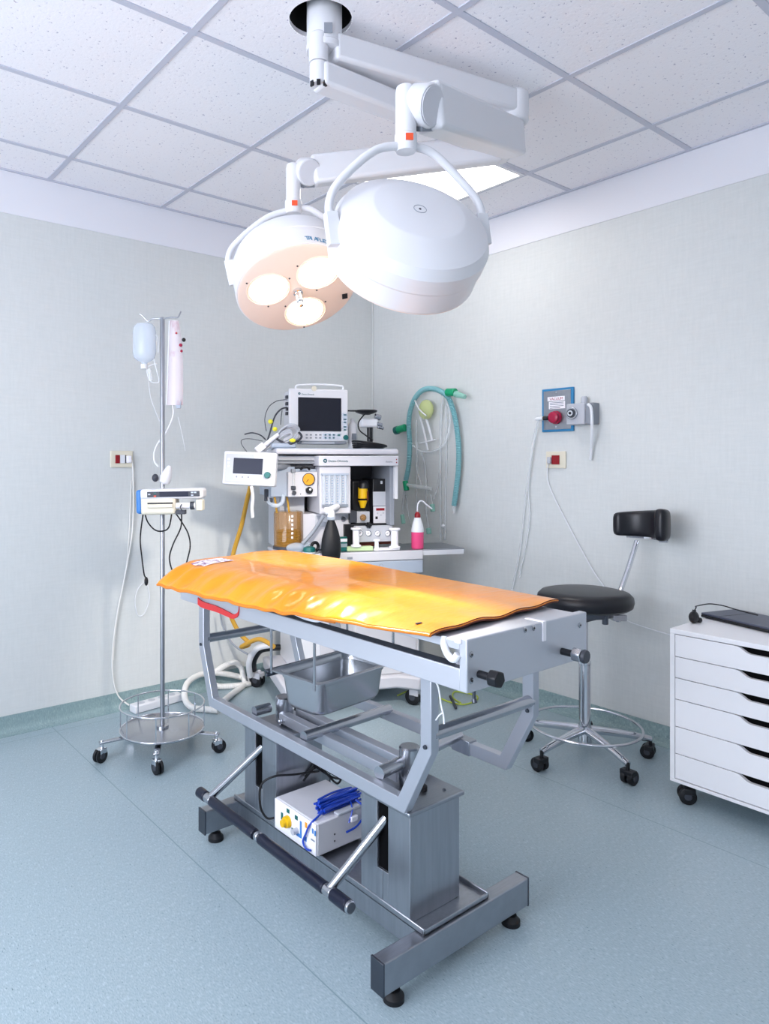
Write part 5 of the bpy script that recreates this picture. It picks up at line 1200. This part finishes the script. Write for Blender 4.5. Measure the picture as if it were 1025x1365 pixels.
# black tabletop scope
scp = thing('tabletop_scope', 'black tabletop device on a round foot with coiled cable right of the patient monitor', 'device', MA @ V(.13, .2, TZ))
SD = .18
p = ml(491, 590, SD); bz_ = TZ
m = MB(MA); m.lathe([(.085, 0), (.085, .006), (.07, .012), (.03, .018), (.018, .022)], Matrix.Translation((p.x, SD, bz_)), 40); m.build('foot', M_['black'], scp)
m = MB(MA)
for k in range(4): m.torus((0, 0, 0), .083+.004*k, .005, Matrix.Translation((p.x+.002*k, SD, bz_+.010+.006*k)) @ Matrix.Rotation(.05*k, 4, 'Y'), 40, 8)
m.build('cable', M_['rubber'], scp)
pt = ml(493, 569, SD); m = MB(MA); m.cyl((pt.x, SD, bz_+.02), (pt.x, SD, pt.z), .016, seg=18); m.build('post', M_['black'], scp)
a = ml(480, 558, SD); b = ml(502, 570, SD); m = MB(MA); m.box((a.x, SD-.03, b.z), (b.x, SD+.03, a.z)); m.build('body', M_['milky'], scp, bevel=.01)
m = MB(MA); pa = ml(486, 549, SD); m.lathe([(.02, -.016), (.055, -.004), (.062, .002), (.062, .008), (.05, .010)], Matrix.Translation((pa.x+.008, SD, pa.z)), 32); m.prism([(-.062, -.02), (-.11, 0), (-.062, .02)], .008, Matrix.Translation((pa.x+.008, SD, pa.z))); m.build('top_plate', M_['black'], scp, bevel=.002)
for px, py, r in ((504, 556, .016), (506, 566, .012), (508, 570, .009)):
    p = ml(px, py, SD-.02); m = MB(MA); m.cyl(p+V(-.02, 0, .004), p+V(.014, 0, -.004), r, seg=16); m.build('lens_tube', M_['polish'], scp, bevel=.002)
m = MB(MA); m.tube(spl([ml(486, 552, SD-.06), ml(478, 563, SD-.07), ml(479, 573, SD-.07), ml(487, 580, SD-.06), ml(497, 587, SD-.06)], 8), .0036, 8); m.build('cord', M_['rubber'], scp)
p = ml(470, 590, .22)
bo = thing('spray_bottle', 'small white bottle with grey print between the patient monitor and the black device', 'bottle', MA @ V(p.x, .22, TZ))
m = MB(MA); z1 = ml(470, 558, .22).z; m.lathe([(.024, 0), (.026, .004), (.026, (z1-TZ)*.78), (.014, (z1-TZ)*.88), (.012, z1-TZ)], Matrix.Translation((p.x, .22, TZ)), 24); m.build('bottle', M_['milky'], bo)
m = MB(MA); m.box((p.x-.012, .192, TZ+.05), (p.x+.012, .1945, TZ+.085)); m.build('label', M_['inkgrey'], bo)
# ------------------------------------------------------------------ things on the worktop
WT = WTZ+.003
def wpt(px, d): return ml(px, 730, d).x
# black breathing bag
bx = wpt(441, -.03)
p0_ = ml(441, 700, -.04)
bg = thing('breathing_bag', 'black rubber breathing bag standing upright at the front of the steel worktop', 'breathing bag', MA @ V(p0_.x, -.04, .80))
zt = ml(441, 692, -.04).z
m = MB(MA); m.lathe([(.030, .80), (.046, .815), (.052, .86), (.048, .91), (.038, .95), (.024, .99), (.019, zt-.01), (.019, zt)], Matrix.Translation((p0_.x, -.045, 0)) @ Matrix.Diagonal((1, .8, 1, 1)), 32); m.build('bag', M_['rubber'], bg)
m = MB(MA); m.lathe([(.022, zt-.004), (.022, zt+.014)], Matrix.Translation((p0_.x, -.045, 0)), 24); m.build('neck_ring', M_['bottleblue'], bg, bevel=.003)
q0 = V(p0_.x, -.045, zt+.012)
m = MB(MA); m.tube(spl([q0, q0+V(0, 0, .018), q0+V(-.012, .005, .030), q0+V(-.03, .01, .028)], 6), .020, 14); m.tube(spl([q0+V(-.02, .01, .028), q0+V(.02, .03, .042), q0+V(.05, .06, .048)], 6), .016, 12); m.build('elbow', M_['white'], bg)
m = MB(MA); m.tube(spl([q0+V(-.035, .012, .008), ml(418, 708, -.0), ml(403, 725, .0)], 6), .010, 12); m.build('arm_tube', M_['mgrey'], bg)
# breathing mask at left of the bag
p = ml(402, 728, .06)
mk = thing('face_mask', 'pale breathing mask with teal ring lying left of the black bag', 'mask', MA @ V(p.x, .05, WT))
p.x += .0
m = MB(MA); m.ball((p.x-.03, .05, WT+.026), (.055, .035, .026), 20, 12); m.cyl((p.x+.0, .04, WT+.03), (p.x+.03, .03, WT+.055), .016); m.build('shell', M_['bottleblue'], mk)
m = MB(MA); m.lathe([(.030, .006), (.034, .012), (.030, .03), (.014, .036)], Matrix.Translation((p.x+.028, .01, WT)), 24); m.build('ring', M_['tealdark'], mk)
m = MB(MA); m.lathe([(.034, 0), (.036, .006), (.03, .008)], Matrix.Translation((p.x+.028, .01, WT)), 24); m.build('cushion', M_['milky'], mk)
p = ml(421, 727, .03); m = MB(MA); m.torus((0, 0, 0), .022, .008, Matrix.Translation((p.x-.005, .03, WT+.03)) @ Matrix.Rotation(pi/2, 4, 'X') @ Matrix.Rotation(.4, 4, 'Y'), 28, 10); o = m.build('rubber_ring', M_['rubber']); setp(o, 'black rubber ring standing on the worktop against the black breathing bag', 'ring')
# teal carton
def wbox(px0, px1, ztop, d0, d1, nm, lab, cat, mt, z0=WT):
    a = ml(px0, 730, d0).x; b = ml(px1, 730, d0).x; m = MB(MA); m.box((a, d0, z0), (b, d1, ztop)); o = m.build(nm, M_[mt], bevel=.003); return setp(o, lab, cat)
tcx = thing('medicine_carton', 'small teal and white carton behind the black breathing bag on the worktop', 'carton', MA @ V(ml(458, 730, .05).x, .06, WT))
a = ml(452.5, 730, .04).x; b = ml(463, 730, .04).x
m = MB(MA); m.box((a, .04, WT), (b, .075, WT+.075)); m.build('box', M_['tealdark'], tcx, bevel=.002); m = MB(MA); m.box((a+.001, .0385, WT+.05), (b-.001, .0415, WT+.066)); m.build('label', M_['paper'], tcx); m = MB(MA); m.box((a+.001, .0385, WT+.022), (b-.001, .0415, WT+.04)); m.build('label', M_['bottleblue'], tcx)
o = wbox(463, 497.5, WT+.022, .030, .075, 'flat_carton', 'flat pale green carton lying on the steel worktop below the vaporizers', 'carton', 'lime')
GR = 'white tape spools on the worktop'
def spool(px, d, z0, z1, r, label, nm='tape_spool'):
    d -= .012; x = ml(px, 730, d).x; m = MB(MA); m.lathe([(r*1.25, z0), (r*1.25, z0+.008), (r*.8, z0+.012), (r*.8, z1-.014), (r*1.25, z1-.009), (r*1.25, z1)], Matrix.Translation((x, d, 0)), 28); o = m.build(nm, M_['paper'], bevel=.001); return setp(o, label, 'spool')
spool(474.5, .052, WT+.022, WT+.122, .022, 'tall white spool standing on the pale green carton')
spool(526, .045, WT+.010, WT+.115, .024, 'tall white spool at the right end of the gauges')
spool(502, .050, WT, WT+.058, .014, 'short white spool between the two taller white spools')
o = wbox(506, 533, WT+.010, .012, .085, 'white_tray', 'flat white tray under the right hand white spool', 'tray', 'paper')
# pink wash bottle
x = ml(556.5, 730, .06).x
wb = thing('wash_bottle', 'wash bottle half full of pink liquid with red cap and bent spout', 'bottle', MA @ V(x, .06, WT))
T_ = MA @ Matrix.Translation((x, .06, 0))
zc_ = [ml(556, y, .06).z for y in (709, 689, 680)]
m = MB(T_); m.lathe([(.030, WT), (.0335, WT+.005), (.0335, zc_[0])], Matrix.Identity(4), 32); m.build('liquid', M_['pink'], wb)
m = MB(T_); m.lathe([(.0345, zc_[0]), (.0345, zc_[0]+.012), (.030, zc_[0]+.035), (.018, zc_[1]-.006), (.013, zc_[1])], Matrix.Identity(4), 32); m.build('bottle', M_['milky'], wb)
m = MB(T_); m.lathe([(.016, zc_[1]-.006), (.016, zc_[1]+.014), (.011, zc_[1]+.022), (.006, zc_[1]+.028)], Matrix.Identity(4), 24); m.build('cap', M_['red'], wb)
m = MB(T_); m.tube(spl([V(0, 0, zc_[1]+.02), V(0, 0, zc_[1]+.06), V(.01, 0, zc_[1]+.082), V(.028, 0, zc_[1]+.085), V(.055, 0, zc_[1]+.064), V(.085, 0, zc_[1]+.042)], 8), .0036, 10); m.build('spout', M_['paper'], wb)
# earth wire and castor cable on the floor behind the table
m = MB(); m.tube(spl([onz(530, 927, .006), onz(545, 921, .006), onz(560, 922, .006), onz(585, 930, .006), onz(600, 936, .006), onz(618, 939, .006), onz(634, 934, .006), onz(636, 928, .006), onz(622, 924, .006), onz(606, 922, .006), onz(604, 930, .006), onz(614, 937, .006)], 8), .0042, 8)
o = m.build('earth_wire', M_['greenyellow']); setp(o, 'green and yellow earth wire lying loose on the floor behind the table', 'wire')
m = MB(); m.tube(spl([V(1.262, 1.18, .768), onu(584, 915, 1.262), onu(588, 940, 1.262), onu(591, 953, 1.262), onu(592, 965, 1.262)], 6), .0022, 8); m.tube(spl([onu(590, 950, 1.262), onu(585, 954, 1.262), onu(581, 960, 1.262)], 5), .0018, 8)
o = m.build('tie_cord', M_['milky']); setp(o, 'white cord hanging beside the near left post of the operating table', 'cord')
m = MB(); m.beam(onz(600, 928, .01), onz(608, 944, .01), .012, .012); o = m.build('metal_pin', M_['dgrey'], bevel=.002); setp(o, 'dark pin lying on the floor beside the green and yellow wire', 'pin')

# ------------------------------------------------------------------ lights
def spot(Fm, ax, ay, power, colr, size, blend):
    l = bpy.data.lights.new('lamp_beam', 'SPOT'); l.energy = power; l.color = colr; l.spot_size = size; l.spot_blend = blend; l.shadow_soft_size = .06
    o = bpy.data.objects.new('lamp_beam', l); COL.objects.link(o); o.matrix_world = Fm @ Matrix.Translation((ax, ay, .085)) @ Matrix.Rotation(pi, 4, 'X')
spot(F1, 0, 0, 150, (1, .93, .84), R_(28), .7)
_b = [o_ for o_ in COL.objects if o_.name.startswith('lamp_beam')][-1]; _p = F1 @ V(0, 0, .085)
_b.matrix_world = frame(_p, _p-cf(.20, 1.86, .92))
spot(F2, 0, 0, 110, (1, .94, .86), R_(56), .75)
al = bpy.data.lights.new('window_daylight', 'AREA'); al.shape = 'RECTANGLE'; al.size = WY1-WY0; al.size_y = WZ1-WZ0
al.cycles.is_portal = True
o = bpy.data.objects.new('window_daylight', al); COL.objects.link(o); o.location = (X0-.11, (WY0+WY1)/2, (WZ0+WZ1)/2); o.rotation_euler = (pi/2, 0, -pi/2)
wd = bpy.data.worlds.new('sky'); S.world = wd; wd.use_nodes = True
bg = wd.node_tree.nodes['Background']; bg.inputs[0].default_value = (.82, .875, 1.0, 1); bg.inputs[1].default_value = 12
# ------------------------------------------------------------------ camera and view
cam = bpy.data.cameras.new('camera'); co = bpy.data.objects.new('camera', cam); COL.objects.link(co); S.camera = co
co.location = (0, 0, HC); co.rotation_euler = (pi/2, 0, TH-pi/2)
cam.sensor_fit = 'VERTICAL'; cam.sensor_height = 36; cam.lens = FOC/1365*36
cam.shift_x = (512.5-CX)/1365; cam.shift_y = -(682.5-HY)/1365
cam.clip_start = .02
vs_ = S.view_settings; vs_.view_transform = 'Standard'; vs_.look = 'None'; vs_.exposure = 0.0; vs_.gamma = 1; vs_.use_curve_mapping = False
S.cycles.max_bounces = 10; S.cycles.diffuse_bounces = 5; S.cycles.transparent_max_bounces = 16; S.cycles.sample_clamp_indirect = 6
